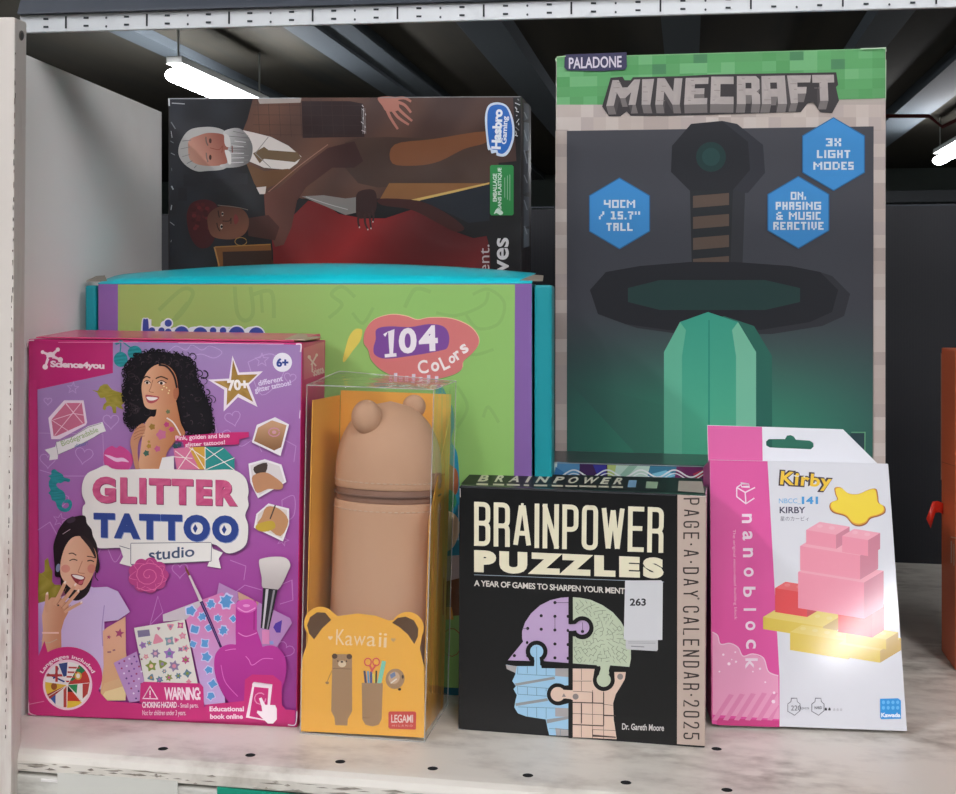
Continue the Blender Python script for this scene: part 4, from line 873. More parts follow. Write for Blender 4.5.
for i in range(9): pt.line(cps(H1, [(420 + i * 48, 18), (430 + i * 48, 190)]), .35, '#3d2c28')
for i in range(4): pt.line(cps(H1, [(400, 45 + i * 45), (900, 48 + i * 45)]), .35, '#3d2c28')
pt.poly(cps(H1, [(420, 15), (620, 12), (615, 35), (430, 40)]), '#a79c95')
pt.poly(cps(H2, [(0, 215), (60, 195), (200, 190), (430, 200), (690, 165), (700, 396), (655, 400), (400, 402), (150, 420), (60, 400), (0, 330)]), lambda x, y: mixc('#45332c', '#4d3930', (x - 345) / 150 + .4 * math.sin(x * .07 + y * .1)))
pt.poly(cps(H2, [(225, 225), (400, 200), (640, 165), (640, 215), (540, 245), (430, 300), (330, 320), (215, 310)]), '#7a4c31', True, 4)
pt.poly(cps(H2, [(200, 400), (430, 400), (655, 400), (520, 430), (330, 475), (160, 470)]), '#8d5f38')
pt.poly(cps(H2, [(300, 475), (655, 396), (655, 404), (340, 480)]), '#d8b066')
pt.poly(cps(H2, [(340, 478), (655, 406), (655, 570), (560, 580), (480, 540)]), '#20262f')
pt.poly(cps(H1, [(355, 160), (400, 170), (480, 190), (560, 230), (620, 280), (600, 310), (560, 340), (450, 330), (380, 300)]), '#d8cfc9')
pt.poly(cps(H1, [(400, 265), (450, 235), (470, 250), (600, 260), (620, 285), (590, 305), (450, 290), (430, 310)]), '#6d5840')
pt.poly(cps(H1, [(370, 310), (450, 345), (560, 335), (590, 350), (520, 400), (470, 420), (430, 440), (405, 400)]), '#69492f')
pt.poly(cps(H1, [(415, 420), (460, 415), (455, 450), (430, 450)]), '#d3c7c0')
pt.line(cps(H1, [(470, 190), (410, 265), (480, 330)]), .8, '#8d8783')
pt.build('suited_man_painting', bodyh, INK_WRAP)
pt = Part(FH)   # grey-bearded head, sideways
pt.poly(cps(H1, [(62, 270), (70, 215), (110, 160), (180, 145), (240, 150), (280, 175), (300, 250), (280, 330), (190, 345), (140, 345), (90, 315)]), '#b3b1ae', True, 5)
pt.poly(cps(H1, [(110, 205), (150, 185), (200, 172), (265, 180), (285, 215), (290, 270), (280, 310), (230, 322), (160, 318), (115, 295), (105, 250)]), lambda x, y: mixc('#c99683', '#94584a', (x - 188) / 38 + (150 - y) / 90), True, 5)
pt.poly(cps(H1, [(268, 165), (330, 150), (372, 180), (398, 235), (385, 300), (340, 325), (270, 330), (250, 318), (290, 305), (282, 260), (292, 225), (275, 200)]), lambda x, y: mixc('#c5c3c1', '#6d6a6a', (x - 226) / 26 + (y - 130) / 160), True, 5)
pt.poly(cps(H1, [(272, 250), (298, 262), (300, 310), (288, 312), (280, 285)]), '#dcd8d4', True, 4)
pt.poly(cps(H1, [(272, 178), (292, 190), (298, 232), (280, 235), (270, 215)]), '#cfcac6', True, 4)
pt.ell(*H1(206, 283), 1.3, 2.6, '#3d2620'); pt.ell(*H1(206, 208), 1.3, 2.5, '#4a2c25'); pt.line(cps(H1, [(188, 262), (190, 285), (196, 305)]), 1.3, '#76675f', True); pt.line(cps(H1, [(186, 190), (188, 212), (196, 230)]), 1.3, '#6a5850', True)
pt.line(cps(H1, [(205, 240), (245, 248), (262, 232), (258, 262)]), .9, '#8d4c3b', True); pt.line(cps(H1, [(305, 232), (306, 262)]), 1.2, '#7a4038')
for i in range(16):
    a = R(95 + i * 11); pt.line([(H1(175, 245)[0] + 14 * math.cos(a + 1), H1(175, 245)[1] - 19 * math.sin(a + 1)), (H1(175, 245)[0] + 23 * math.cos(a + 1.1), H1(175, 245)[1] - 21 * math.sin(a + 1.1))], .7, rng.choice(['#d5d3d0', '#8d8b89', '#77757a'])) if i % 2 == 0 and 100 < 95 + i * 11 + 57 < 260 else None
for i in range(14): pt.line(cps(H1, [(300 + rng.uniform(-10, 30), 165 + i * 11), (365 + rng.uniform(-10, 20), 175 + i * 10)]), .5, rng.choice(['#e3e1df', '#8c8a88', '#5f5c5c']))
pt.build('bearded_head_painting', bodyh, INK_WRAP)
pt = Part(FH)   # hand at the upper edge
hf = '#b07465'
pt.poly(cps(H2, [(150, 12), (230, 10), (245, 45), (240, 70), (190, 75), (170, 50)]), hf, True, 4)
for q in ([(185, 50), (205, 100), (240, 155)], [(205, 50), (240, 100), (290, 135)], [(222, 40), (260, 80), (305, 118)], [(230, 30), (270, 45), (300, 80)], [(232, 16), (270, 14), (300, 30)]): pt.line(cps(H2, q), 3.4, hf, True, w2=2.2)
pt.build('painted_hand', bodyh, INK_WRAP)
pt = Part(FH)   # woman's red dress and arm
pt.poly(cps(H1, [(480, 600), (570, 560), (650, 480), (720, 490), (790, 540), (900, 560), (1000, 560), (1120, 520), (1230, 560), (1330, 625), (1400, 650), (1460, 640), (1475, 700), (1480, 1000), (500, 1000), (490, 700)]), lambda x, y: mixc('#a22c2d', '#561b1c', abs(math.sin(x * .022 + y * .02)) * .55 + max(0, (x - 360) / 190)))
pt.poly(cps(H2, [(160, 470), (330, 480), (450, 530), (540, 600), (500, 620), (420, 580), (300, 520), (170, 500)]), '#43201d', True, 4)
pt.poly(cps(H1, [(450, 450), (520, 420), (620, 330), (740, 240), (860, 210), (900, 300), (860, 330), (760, 330), (640, 420), (600, 480), (575, 600), (540, 680), (500, 690), (470, 600), (455, 540)]), lambda x, y: mixc('#6b4238', '#3c2523', (x - 265) / 80))
pt.line(cps(H1, [(470, 440), (600, 330), (740, 225)]), .8, '#9c7363', True)
pt.poly(cps(H1, [(620, 460), (720, 455), (820, 470), (940, 455), (930, 520), (820, 545), (740, 510)]), '#8a8480'); pt.line(cps(H1, [(640, 462), (740, 495), (830, 520)]), .7, '#c2bdb8', True)
pt.poly(cps(H2, [(60, 440), (130, 430), (145, 480), (130, 540), (60, 560), (50, 500)]), '#3a2422', True, 4)
for q in ([(65, 530), (60, 570), (66, 600)], [(90, 540), (92, 580), (104, 610)], [(110, 535), (115, 575), (118, 605)], [(125, 520), (130, 550), (127, 575)]):
    pt.line(cps(H2, q), 2.6, '#402827', True, w2=1.6); x, y = H2(*q[-1]); pt.ell(x, y, .7, .9, '#cfc3bd', n=8)
pt.build('red_dress_painting', bodyh, INK_WRAP)
pt = Part(FH)   # woman's head
pt.poly(cps(H1, [(230, 690), (480, 680), (490, 780), (500, 1000), (250, 1000), (240, 760)]), '#8a5a2d'); pt.poly(cps(H1, [(262, 712), (485, 705), (495, 1000), (275, 1000)]), '#3f2a20'); pt.line(cps(H1, [(225, 690), (245, 770), (250, 900)]), 1.5, '#c08c4d'); pt.line(cps(H1, [(228, 690), (480, 678)]), 1.2, '#b3803f')
pt.poly(cps(H1, [(105, 520), (130, 485), (190, 475), (235, 500), (240, 560), (230, 640), (200, 690), (150, 690), (115, 640), (100, 570)]), '#4c1a1d', True, 5)
for i in range(26): pt.ell(H1(165, 545)[0] + rng.uniform(-12, 12), H1(165, 545)[1] + rng.uniform(-13, 14), 2.3, 2.0, rng.choice(['#6a2226', '#5a1d20', '#451618']), n=9)
pt.poly(cps(H1, [(370, 560), (470, 545), (520, 600), (500, 660), (380, 640)]), '#4a2c26')
pt.poly(cps(H1, [(200, 540), (250, 505), (310, 505), (360, 525), (382, 570), (370, 620), (330, 650), (270, 655), (215, 640), (195, 590)]), lambda x, y: mixc('#8b5a45', '#54332b', (215 - y + 25) / 40 - (x - 210) / 130), True, 5)
pt.ell(*H1(257, 598), 1.3, 2.6, '#d9c6b5'); pt.ell(*H1(258, 598), 1.2, 1.4, '#1d1110'); pt.ell(*H1(262, 540), 1.1, 2.2, '#c9b3a2'); pt.ell(*H1(262, 540), 1.1, 1.2, '#1d1110')
pt.line(cps(H1, [(236, 580), (240, 600), (250, 618)]), .9, '#2c1715', True); pt.line(cps(H1, [(242, 525), (245, 545), (248, 556)]), .9, '#2c1715', True)
pt.line(cps(H1, [(262, 572), (292, 572), (300, 560), (300, 585)]), .9, '#3f241f', True); pt.poly(cps(H1, [(320, 540), (332, 555), (334, 572), (320, 588), (312, 565)]), '#8c3a3a', True, 3)
pt.line([(H1(345, 665)[0] + 6 * math.cos(i * .5), H1(345, 665)[1] + 4 * math.sin(i * .5)) for i in range(13)], .7, '#b58b4c'); pt.line(cps(H1, [(240, 500), (330, 510), (378, 522)]), .7, '#7d746b', True)
pt.build('woman_head_painting', bodyh, INK_WRAP)
pt = Part(FH)   # publisher mark
pt.poly(cps(H2, [(660, 40), (700, 34), (740, 55), (765, 120), (768, 190), (750, 250), (725, 278), (690, 275), (685, 262), (665, 265), (660, 250), (648, 245), (640, 180), (635, 110), (642, 65)]), '#d5e2f2', True, 5)
pt.poly(cps(H2, [(664, 50), (700, 44), (735, 62), (756, 125), (758, 190), (742, 240), (718, 266), (695, 262), (690, 250), (660, 240), (648, 170), (646, 100), (650, 70)]), '#2f6dc2', True, 5)
x, y = H2(690, 155); pt.text('Hasbro', x - 20, y - 4.8, x + 20, y + 4.8, '#f3f6fb', .05, rot=-87)
x, y = H2(727, 160); pt.text('Gaming', x - 14, y - 3.4, x + 14, y + 3.4, '#eef2fa', .03, rot=-87)
pt.build('publisher_badge', bodyh, INK_WRAP)
pt = Part(FH)
x0, y0 = H2(658, 318); x1, y1 = H2(765, 546)
pt.poly([(x0, y0 + 1.5), (x0 + 1.5, y0), (x1 - 1.5, y0), (x1, y0 + 1.5), (x1, y1 - 1.5), (x1 - 1.5, y1), (x0 + 1.5, y1), (x0, y1 - 1.5)], '#2f8f4b')
x, y = H2(680, 420); pt.text('EMBALLAGE', x - 14, y - 2, x + 14, y + 2, '#dff0e2', .03, rot=-90)
x, y = H2(703, 425); pt.text('SANS PLASTIQUE', x - 21, y - 2.2, x + 21, y + 2.2, '#dff0e2', .03, rot=-90)
for xx, h in ((725, 10), (737, 12), (748, 13)): x, y = H2(xx, 420); pt.line([(x, y - h), (x, y + h)], .6, '#9dc9a8')
pt.poly(cps(H2, [(690, 515), (705, 520), (718, 535), (705, 545), (688, 535), (676, 540), (682, 525)]), '#dff0e2', True, 3)
pt.build('eco_badge', bodyh, INK_WRAP)
pt = Part(FH)
x, y = H2(716, 727); pt.text('ves', x - 17.5, y - 6.0, x + 17.5, y + 6.0, '#e6e4e4', .02, rot=-90)
x, y = H2(636, 742); pt.text('ent.', x - 14.0, y - 4.3, x + 14.0, y + 4.3, '#c9c1c0', .0, rot=-90)
pt.build('title_lettering', bodyh, INK_WRAP)
pt = Part(FH)   # white scuffs, plus the wrap's edge highlight painted as pale lines
pt.line([(169, 98.8), (300, 98.2)], .8, '#b9bcbf'); pt.line([(380, 97.6), (520, 96.8)], .8, '#8f8d8e'); pt.line([(169.2, 98.5), (169.4, 106)], 1.6, '#d6d8da'); pt.line([(172, 103.2), (185, 104)], 1.0, '#a5a7aa')
for y in (122, 131, 141, 153, 168, 186, 205, 222, 240): pt.line([(170 + rng.uniform(0, 2), y), (171 + rng.uniform(0, 5), y + rng.uniform(2, 7))], rng.uniform(.5, 1.3), rng.choice(['#8f9296', '#b5b8bb', '#6d7074']))
for y in range(99, 136, 4): pt.line([(518.5 + rng.uniform(-4, 1), y), (519.5 + rng.uniform(-3, 1), y + rng.uniform(1, 4))], rng.uniform(.5, 1.4), rng.choice(['#b5b8bb', '#d6d8da', '#77797c']))
for x in (362, 363.5, 365): pt.line([(x, 108), (x + 1, 134)], .5, rng.choice(['#c9c4c4', '#8a8585']))
for i in range(7): pt.line([(361 + rng.uniform(0, 5), 105 + i * 4.2), (363 + rng.uniform(0, 4), 107 + i * 4.2)], .8, '#c6c0c0')
pt.build('edge_wear_glint', bodyh, INK_WRAP)
FHs = Face(qh[1], dh, (0, 0, 1)); pt = Part(FHs)
for y, h in ((103, 16), (122, 28), (152, 40), (196, 30), (228, 18)): pt.poly([(523.5, y), (529, y + 1), (529, y + h), (523.5, y + h + 2)], rng.choice(['#5d666e', '#7e8a94', '#4a5158']))
for y in (112, 130, 150, 175, 200, 226): pt.line([(524, y), (527, y + rng.uniform(6, 16))], 1.1, '#c3ccd3')
pt.build('side_print', bodyh, INK_WRAP)

# ---- green block-game lamp box --------------------------------------
FM = Face.stand((-0.105, 0.937, 0), 0.0, 0.0)
qm = quad_on(FM, [(554.5, 560), (885, 560), (886, 47.8), (556, 57)])
LMP = empty('lamp_box', (0.02, 0.97, 0), 'tall green-topped game lamp box picturing a glowing teal sword', 'box')
dm = -FM.n * 0.09
bodym = carton('carton', qm, dm, lambda c, n: '#b9aea6' if c.z < .43 else '#6fb274', LMP)
pt = Part(FM)
def ty(x): return 57 - 9.2 * (x - 556) / 330
grn = ['#5fa968', '#6ab173', '#57a060', '#74b87c', '#62ab6b', '#5ea466']; drt = ['#c3b5ad', '#cdc1b9', '#b8aaa3', '#d0c5be', '#c6b9b1', '#bdb0ab']
NX = 24; pxw = 330 / NX
for i in range(NX):
    for j in range(5):
        x0 = 556 + i * pxw; x1 = x0 + pxw; t0 = ty(x0); y0 = t0 + j * 10.1 + (1.2 if j == 0 else 0); y1 = t0 + (j + 1) * 10.1
        if i == 0: x0 += 0.8
        if i == NX - 1: x1 -= .8
        c = rng.choice(grn)
        if (i, j) in ((7, 1), (17, 0), (20, 1), (10, 0)): c = '#4d8a5d'
        pt.poly([(x0, y0), (x1, y0 - .38 + (.0)), (x1, y1 - .38), (x0, y1)], c)
def dirt(x0, x1, y0, y1, s=12.5):
    y = y0
    while y < y1 - 1:
        x = x0; yy = min(y + s, y1)
        while x < x1 - 1:
            xx = min(x + s, x1); pt.poly([(x, y), (xx, y), (xx, yy), (x, yy)], rng.choice(drt)); x = xx
        y = yy
dirt(556, 885.3, 104.8, 131); dirt(555.5, 567, 131, 632, 13); dirt(873.5, 885.2, 131, 632, 13)
pt.build('front_print', bodym, INK_MATT)
pt = Part(FM)
def teal_bg(x, y):
    base = mixc('#47484f', '#42444c', (y - 125) / 120)
    g = max(0, min(1, (y - 300) / 130)); g = g * g * (3 - 2 * g)
    d = abs(x - 715); k = max(0, 1 - (d / 190) ** 2)
    tl_ = mixc('#2c5f58', '#3f9276', k)
    return mixc(base, tl_, g * (.75 + .25 * k))
pt.poly([(567, 131), (873.5, 126.5), (872.5, 460), (872.5, 628), (567, 628)], teal_bg)
pt.build('dark_panel', bodym, INK_MATT)
# plain stand-in sword, point down: octagonal pommel, wrapped grip, straight guard, broad blade
def bevel_shape(name, out, top, side, dx, dy, inner=None, icol=None, base=None):
    p = Part(FM); P = out; n_ = len(P)
    for i in range(n_):
        a, b = P[i], P[(i + 1) % n_]
        p.poly([a, b, (b[0] + dx, b[1] + dy), (a[0] + dx, a[1] + dy)], side)
    p.poly(P, top)
    if inner: p.poly(inner, icol)
    p.build(name, base or bodym, INK_MATT)
SW = Part(FM)
def sshape(out, top, side, dx=9, dy=2):
    n_ = len(out)
    SW.poly([(x + dx, y + dy) for x, y in out], side)
    for i in range(n_):
        a, b = out[i], out[(i + 1) % n_]; SW.poly([a, b, (b[0] + dx, b[1] + dy), (a[0] + dx, a[1] + dy)], side)
    SW.poly(out, top)
sshape([(672, 146), (691, 124), (722, 121), (748, 142), (750, 170), (733, 190), (690, 191), (671, 172)], '#23252b', '#30323a', 15, 3)
SW.ell(711, 157, 15, 15, '#1d3a3a'); SW.ell(711, 157, 9, 9, '#244846')
sshape([(690, 191), (733, 190), (730, 275), (692, 275)], '#24282c', '#303238', 12, 3)
for y in (196, 217, 238, 259): SW.poly([(693, y), (729, y - 3), (729, y + 9), (693, y + 12)], '#5f4f45')
sshape([(590, 290), (606, 272), (640, 266), (690, 262), (735, 262), (790, 266), (820, 272), (838, 290), (832, 312), (810, 322), (760, 330), (668, 330), (625, 324), (598, 314)], '#1e2027', '#2f3138', 12, 4)
SW.poly([(628, 288), (660, 280), (765, 280), (800, 288), (800, 302), (765, 310), (660, 310), (628, 302)], '#1f3e3c')
bl = [(664, 352), (680, 322), (708, 312), (738, 322), (756, 352), (756, 605), (664, 605)]
tealg = lambda x, y: mixc('#3fae94', '#56bb96', (y - 312) / 110)
SW.poly([(x + 16, y + 4) for x, y in bl], '#2b6f60'); SW.poly(bl, tealg)
SW.poly([(664, 352), (680, 322), (686, 330), (682, 356), (682, 605), (664, 605)], '#6cc7a4'); SW.poly([(756, 352), (738, 322), (732, 330), (736, 356), (736, 605), (756, 605)], '#82d0ae')
SW.line([(709, 320), (709, 605)], 1.5, '#2f9a84')
SW.build('sword_picture', bodym, INK_MATT)
# block lettering
GL = {'M': ['10001', '11011', '10101', '10001', '10001'], 'I': ['1', '1', '1', '1', '1'], 'N': ['1001', '1101', '1011', '1001', '1001'], 'E': ['111', '100', '110', '100', '111'], 'C': ['111', '100', '100', '100', '111'],
      'R': ['111', '101', '110', '101', '101'], 'A': ['111', '101', '111', '101', '101'], 'F': ['111', '100', '110', '100', '100'], 'T': ['111', '010', '010', '010', '010'],
      'L': ['100', '100', '100', '100', '111'], 'G': ['1111', '1000', '1011', '1001', '1111'], 'H': ['101', '101', '111', '101', '101'], 'O': ['1111', '1001', '1001', '1001', '1111'], 'D': ['1110', '1001', '1001', '1001', '1110'],
      'S': ['111', '100', '111', '001', '111'], 'P': ['111', '101', '111', '100', '100'], 'U': ['1001', '1001', '1001', '1001', '1111'], 'V': ['101', '101', '101', '101', '010'], 'X': ['101', '101', '010', '101', '101'],
      '0': ['1111', '1001', '1001', '1001', '1111'], '1': ['110', '010', '010', '010', '111'], '3': ['111', '001', '011', '001', '111'], '4': ['1001', '1001', '1111', '0001', '0001'], '5': ['111', '100', '111', '001', '111'], '7': ['111', '001', '010', '010', '010'],
      '.': ['0', '0', '0', '0', '1'], ',': ['0', '0', '0', '1', '1'], '"': ['101', '101', '000', '000', '000'], '/': ['001', '001', '010', '100', '100'], '&': ['0110', '1000', '0111', '1010', '1111'], ' ': ['00'] * 5,
      'W': ['10001', '10001', '10101', '11011', '10001']}
def block_text(p, s, x0, y0, x1, y1, col):
    tot = sum(len(GL[c][0]) + 1 for c in s) - 1; cw = (x1 - x0) / tot; ch = (y1 - y0) / 5; x = x0
    for c in s:
        g = GL[c]
        for r_ in range(5):
            k = 0
            while k < len(g[r_]):
                if g[r_][k] == '1':
                    m_ = k
                    while m_ < len(g[r_]) and g[r_][m_] == '1': m_ += 1
                    p.poly([(x + k * cw - .12, y0 + r_ * ch - .1), (x + m_ * cw + .12, y0 + r_ * ch - .1), (x + m_ * cw + .12, y0 + (r_ + 1) * ch + .1), (x + k * cw - .12, y0 + (r_ + 1) * ch + .1)], col); k = m_
                else: k += 1
        x += (len(g[0]) + 1) * cw
# logo: each letter drawn as outline polygon in a 0..1 square
LET = {'M': [(0, 0), (.22, 0), (.42, .3), (.6, .3), (.78, 0), (1, 0), (1, 1), (.76, 1), (.76, .5), (.6, .72), (.42, .72), (.26, .5), (.26, 1), (0, 1)],
       'I': [(0, 0), (1, 0), (1, 1), (0, 1)], 'N': [(0, 0), (.3, 0), (.68, .5), (.68, 0), (1, 0), (1, 1), (.7, 1), (.32, .5), (.32, 1), (0, 1)],
       'E': [(0, 0), (1, 0), (1, .24), (.42, .24), (.42, .4), (.85, .4), (.85, .62), (.42, .62), (.42, .77), (1, .77), (1, 1), (0, 1)],
       'C': [(0, 0), (1, 0), (1, .27), (.42, .27), (.42, .73), (1, .73), (1, 1), (0, 1)],
       'R': [(0, 0), (.85, 0), (1, .12), (1, .45), (.86, .55), (1, .66), (1, 1), (.64, 1), (.64, .68), (.38, .68), (.38, 1), (0, 1)],
       'A': [(0, 0), (1, 0), (1, 1), (.64, 1), (.64, .74), (.37, .74), (.37, 1), (0, 1)],
       'F': [(0, 0), (1, 0), (1, .26), (.42, .26), (.42, .42), (.86, .42), (.86, .66), (.42, .66), (.42, 1), (0, 1)],
       'T': [(0, 0), (1, 0), (1, .3), (.7, .3), (.7, 1), (.32, 1), (.32, .3), (0, .3)]}
ML = crop(590, 60, 3.677)
pt = Part(FM)
# letter edges read from the photo: top-left, top-right, bottom-right, bottom-left of every letter
LQ = [('M', (83, 75), (185, 72), (168, 165), (60, 170)), ('I', (192, 72), (236, 70), (222, 165), (190, 165)), ('N', (248, 68), (340, 68), (330, 165), (240, 165)), ('E', (352, 67), (436, 65), (430, 163), (346, 165)),
      ('C', (446, 62), (528, 62), (528, 163), (442, 163)), ('R', (540, 60), (622, 60), (626, 163), (540, 163)), ('A', (630, 60), (716, 58), (724, 162), (632, 163)), ('F', (724, 58), (812, 57), (800, 158), (738, 160)), ('T', (816, 56), (896, 55), (900, 150), (820, 152))]
def wq(q, u, v):
    (a, b, c, d) = q; return tuple(a[i] * (1 - u) * (1 - v) + b[i] * u * (1 - v) + c[i] * u * v + d[i] * (1 - u) * v for i in (0, 1))
pt.poly(cps(ML, [(76, 66), (120, 62), (128, 75), (150, 75), (158, 64), (340, 60), (440, 54), (905, 46), (912, 92), (904, 100), (915, 150), (890, 196), (845, 192), (820, 155), (800, 160), (775, 192), (500, 200), (280, 206), (150, 206), (135, 190), (112, 208), (70, 208), (45, 172)]), '#3a3638')
for ch, *q in LQ:
    P = [ML(*wq(q, u, v)) for u, v in LET[ch]]; mxx = sum(p[0] for p in P) / len(P)
    sh = 2.6 * (1 if mxx < 715 else -1) * min(1, abs(mxx - 715) / 80)
    low = [(x + sh * .9, y + 8.6) for x, y in P]
    n_ = len(P)
    for i in range(n_):
        a, b = P[i], P[(i + 1) % n_]
        if (a[1] + b[1]) / 2 > min(p[1] for p in P) + 14: pt.poly([a, b, low[(i + 1) % n_], low[i]], '#77716f' if abs(a[1] - b[1]) < 3 else '#4a4546')
for ch, *q in LQ:
    P = [ML(*wq(q, u, v)) for u, v in LET[ch]]
    pt.poly([(x, y) for x, y in P], lambda x, y: mixc('#aaa19e', '#b9b0ac', .5 + .5 * math.sin(x * .7) * math.cos(y * .9)))
    for _ in range(5):
        u, v = rng.uniform(.05, .3), rng.choice((.1, .3, .5, .85)); a = ML(*wq(q, u, v)); pt.line([a, (a[0] + rng.uniform(2, 5), a[1])], .5, '#857d7b')
    if ch == 'R': pt.poly([ML(*wq(q, u, v)) for u, v in ((.38, .24), (.64, .24), (.64, .44), (.38, .44))], '#3a3638')
    if ch == 'A': pt.poly([ML(*wq(q, u, v)) for u, v in ((.36, .24), (.64, .24), (.64, .46), (.36, .46))], '#3a3638')
pt.build('title_lettering', bodym, INK_MATT)
pt = Part(FM)
M1 = crop(540, 30, 2.656)
pt.poly(cps(M1, [(66, 66), (230, 60), (231, 98), (226, 106), (160, 110), (72, 108), (65, 100)]), '#3d3a5c'); pt.text('PALADONE', *M1(77, 70), *M1(217, 104), '#dcd6e2', .02, quad=cps(M1, [(77, 74), (217, 69), (217, 100), (77, 104)]))
pt.build('maker_badge', bodym, INK_MATT)
def hexa(cx, cy, r, lines):
    pt = Part(FM); P = [(cx + r * math.sin(R(60 * i)), cy - r * math.cos(R(60 * i)) * 1.02) for i in range(6)]
    pt.poly([(cx + (x - cx) * 1.035, cy + (y - cy) * 1.035) for x, y in P], '#2b6da5'); pt.poly(P, '#3f93d6')
    for s_, w, y in lines: block_text(pt, s_, cx - w / 2, y - 3.9, cx + w / 2, y + 3.9, '#dce9f4')
    pt.build('hexagon_badge', bodym, INK_MATT)
hexa(619.6, 213.5, 34, [('40CM', 31, 204), ('/ 15.7"', 41, 215.5), ('TALL', 26, 227)])
hexa(833.3, 154.3, 35, [('3X', 15, 142.5), ('LIGHT', 33, 154.3), ('MODES', 40, 166)])
hexa(798.2, 212.5, 34.5, [('ON,', 15, 196), ('PHASING', 45, 206), ('& MUSIC', 44, 216), ('REACTIVE', 50, 226)])
pt = Part(FM)   # corner inset at the lower right, partly behind the white header
pt.line([(851, 432), (864.5, 432), (864.5, 452)], 1.0, '#6fae86'); pt.poly([(850, 433), (864, 433), (864, 456), (850, 445)], '#28454b')
pt.build('inset_frame', bodym, INK_MATT)
pt = Part(FM)
pt.line([(556.2, 59), (556.6, 62)], 1.3, '#bfe0b8'); pt.line([(557, 57.4), (566, 56.6)], .9, '#b9e0a8'); pt.line([(860, 49.2), (885.6, 48.4), (885.6, 52)], 1, '#cfe8cd'); pt.line([(885.6, 60), (885.3, 100)], .5, '#b5dcb7')
pt.build('edge_wear_glint', bodym, INK_MATT)

# ---- low box with white wavy edge -----------------------------------
FW = Face.stand((-0.115, 0.858, 0), -1.0, 0.0)
qw = quad_on(FW, [(538, 620), (735, 620), (735, 466.6), (538, 461.5)])
WAV = empty('wave_edged_box', (-0.03, 0.885, 0), 'low colourful box with white wavy lines, behind the black puzzle calendar', 'box')
dw = -FW.n * 0.062
bodyw = carton('carton', qw, dw, lambda c, n: '#3c3f43' if n.z > .5 else '#26343c', WAV, INK_GLOSS)
WV = crop(545, 440, 5.62)
pt = Part(FW)
for P, c in (([(0, 118), (85, 125), (60, 200), (0, 200)], '#c9dcd4'), ([(70, 122), (200, 132), (190, 200), (60, 215)], '#5a92bd'), ([(60, 150), (120, 190), (140, 240), (40, 260)], '#3d79ad'), ([(195, 132), (350, 140), (345, 260), (190, 260)], '#432a55'), ([(270, 140), (345, 142), (340, 200), (290, 190)], '#3c3a96'), ([(350, 140), (470, 143), (400, 210), (355, 260)], '#b7c97a'),
             ([(400, 142), (600, 147), (590, 260), (380, 260)], '#b9d3c4'), ([(470, 145), (520, 146), (440, 230), (400, 220)], '#8fb59f'), ([(590, 147), (760, 150), (750, 260), (560, 260)], '#3f7c97'), ([(600, 190), (680, 170), (740, 200), (640, 230)], '#7cc1d6'), ([(740, 150), (1080, 158), (1080, 260), (720, 260)], '#6d2b5c'), ([(830, 190), (905, 160), (905, 200), (850, 215)], '#b23a4e')):
    pt.poly(cps(WV, P), c)
pt.poly([(538, 480), (735, 482), (735, 560), (538, 560)], '#1f2d33')
for dy, w in ((0, 1.5), (3.4, 1.0)):
    pt.line([(540 + i * 2, 473.6 + dy + 3.6 * math.sin((540 + i * 2 - 545) / 33.5 * 2 * math.pi - .7)) for i in range(98)], w, '#e3e6e4')
pt.build('front_print', bodyw, INK_GLOSS)
pt = Part(FW); pt.line([(540, 462.4), (734, 467.4)], .8, '#9aa2a4'); pt.build('glued_edge', bodyw, INK_GLOSS)

# ---- black puzzle calendar ------------------------------------------
FC = Face.stand(on_z(458, 729.4), -1.3, 2.2)
qc = quad_on(FC, [(458, 729.4), (705, 747), (706.5, 495.4), (460, 485)])
CAL = empty('puzzle_calendar_box', (-0.07, 0.745, 0), 'square black puzzle calendar box with a jigsaw head and a white 263 sticker', 'box')
dc = -FC.n * 0.046
bodyc = carton('carton', qc, dc, lambda c, n: '#15161a' if n.x < .5 else '#b09f94', CAL, INK_GLOSS)
BP = crop(450, 440, 2.481); BH = crop(500, 590, 4.9625); cream = '#ebe5c8'
pt = Part(FC); pt.poly([(459.5, 486.5), (677.5, 495), (677, 743.8), (458.8, 728.2)], '#08090b'); pt.build('front_print', bodyc, INK_GLOSS)
pt = Part(FC); pt.poly([(677.5, 494.6), (706, 496), (704.7, 746), (677, 744)], '#c0ada1')
txts = 'PAGE·A·DAY  CALENDAR·2025'
stroke_text(pt, 'PAGE.A.DAY', [(699.5, 498), (698.6, 597), (682.8, 597), (683.6, 498)], 1.5, '#3a3230', gap=.85, rnd=2.5)
pt.ell(698.4, 598.5, 1.2, 1.2, '#6b5f5a', n=10)
stroke_text(pt, 'CALENDAR.2025', [(699.2, 606), (699.4, 739.5), (683.4, 739), (682.8, 606)], 1.5, '#3a3230', gap=.85, rnd=2.5)
pt.build('side_band', bodyc, INK_SATIN)
pt = Part(FC)
stroke_text(pt, 'BRAINPOWER', cps(BP, [(60, 153), (531, 167), (529, 280), (60, 262)]), 4.7, cream, gap=.3, rnd=5, wid={'W': 1.6, 'A': 1.15})
pt.text('PUZZLES', 0, 0, 0, 0, cream, .08, quad=cps(BP, [(60, 272), (530, 292), (530, 344), (60, 328)]), space=1.35)
pt.line(cps(BP, [(60, 334), (531, 352)]), .7, '#8b98a2')
pt.text('A YEAR OF GAMES TO SHARPEN YOUR MENT', 0, 0, 0, 0, '#d9d4cc', .025, quad=cps(BP, [(60, 347), (434, 367), (434, 382), (60, 362)]), space=.95)
pt.text('Dr. Gareth Moore', *BP(427, 704), *BP(531, 720), '#d4d0ce', .02, rot=2)
pt.build('title_lettering', bodyc, INK_GLOSS)
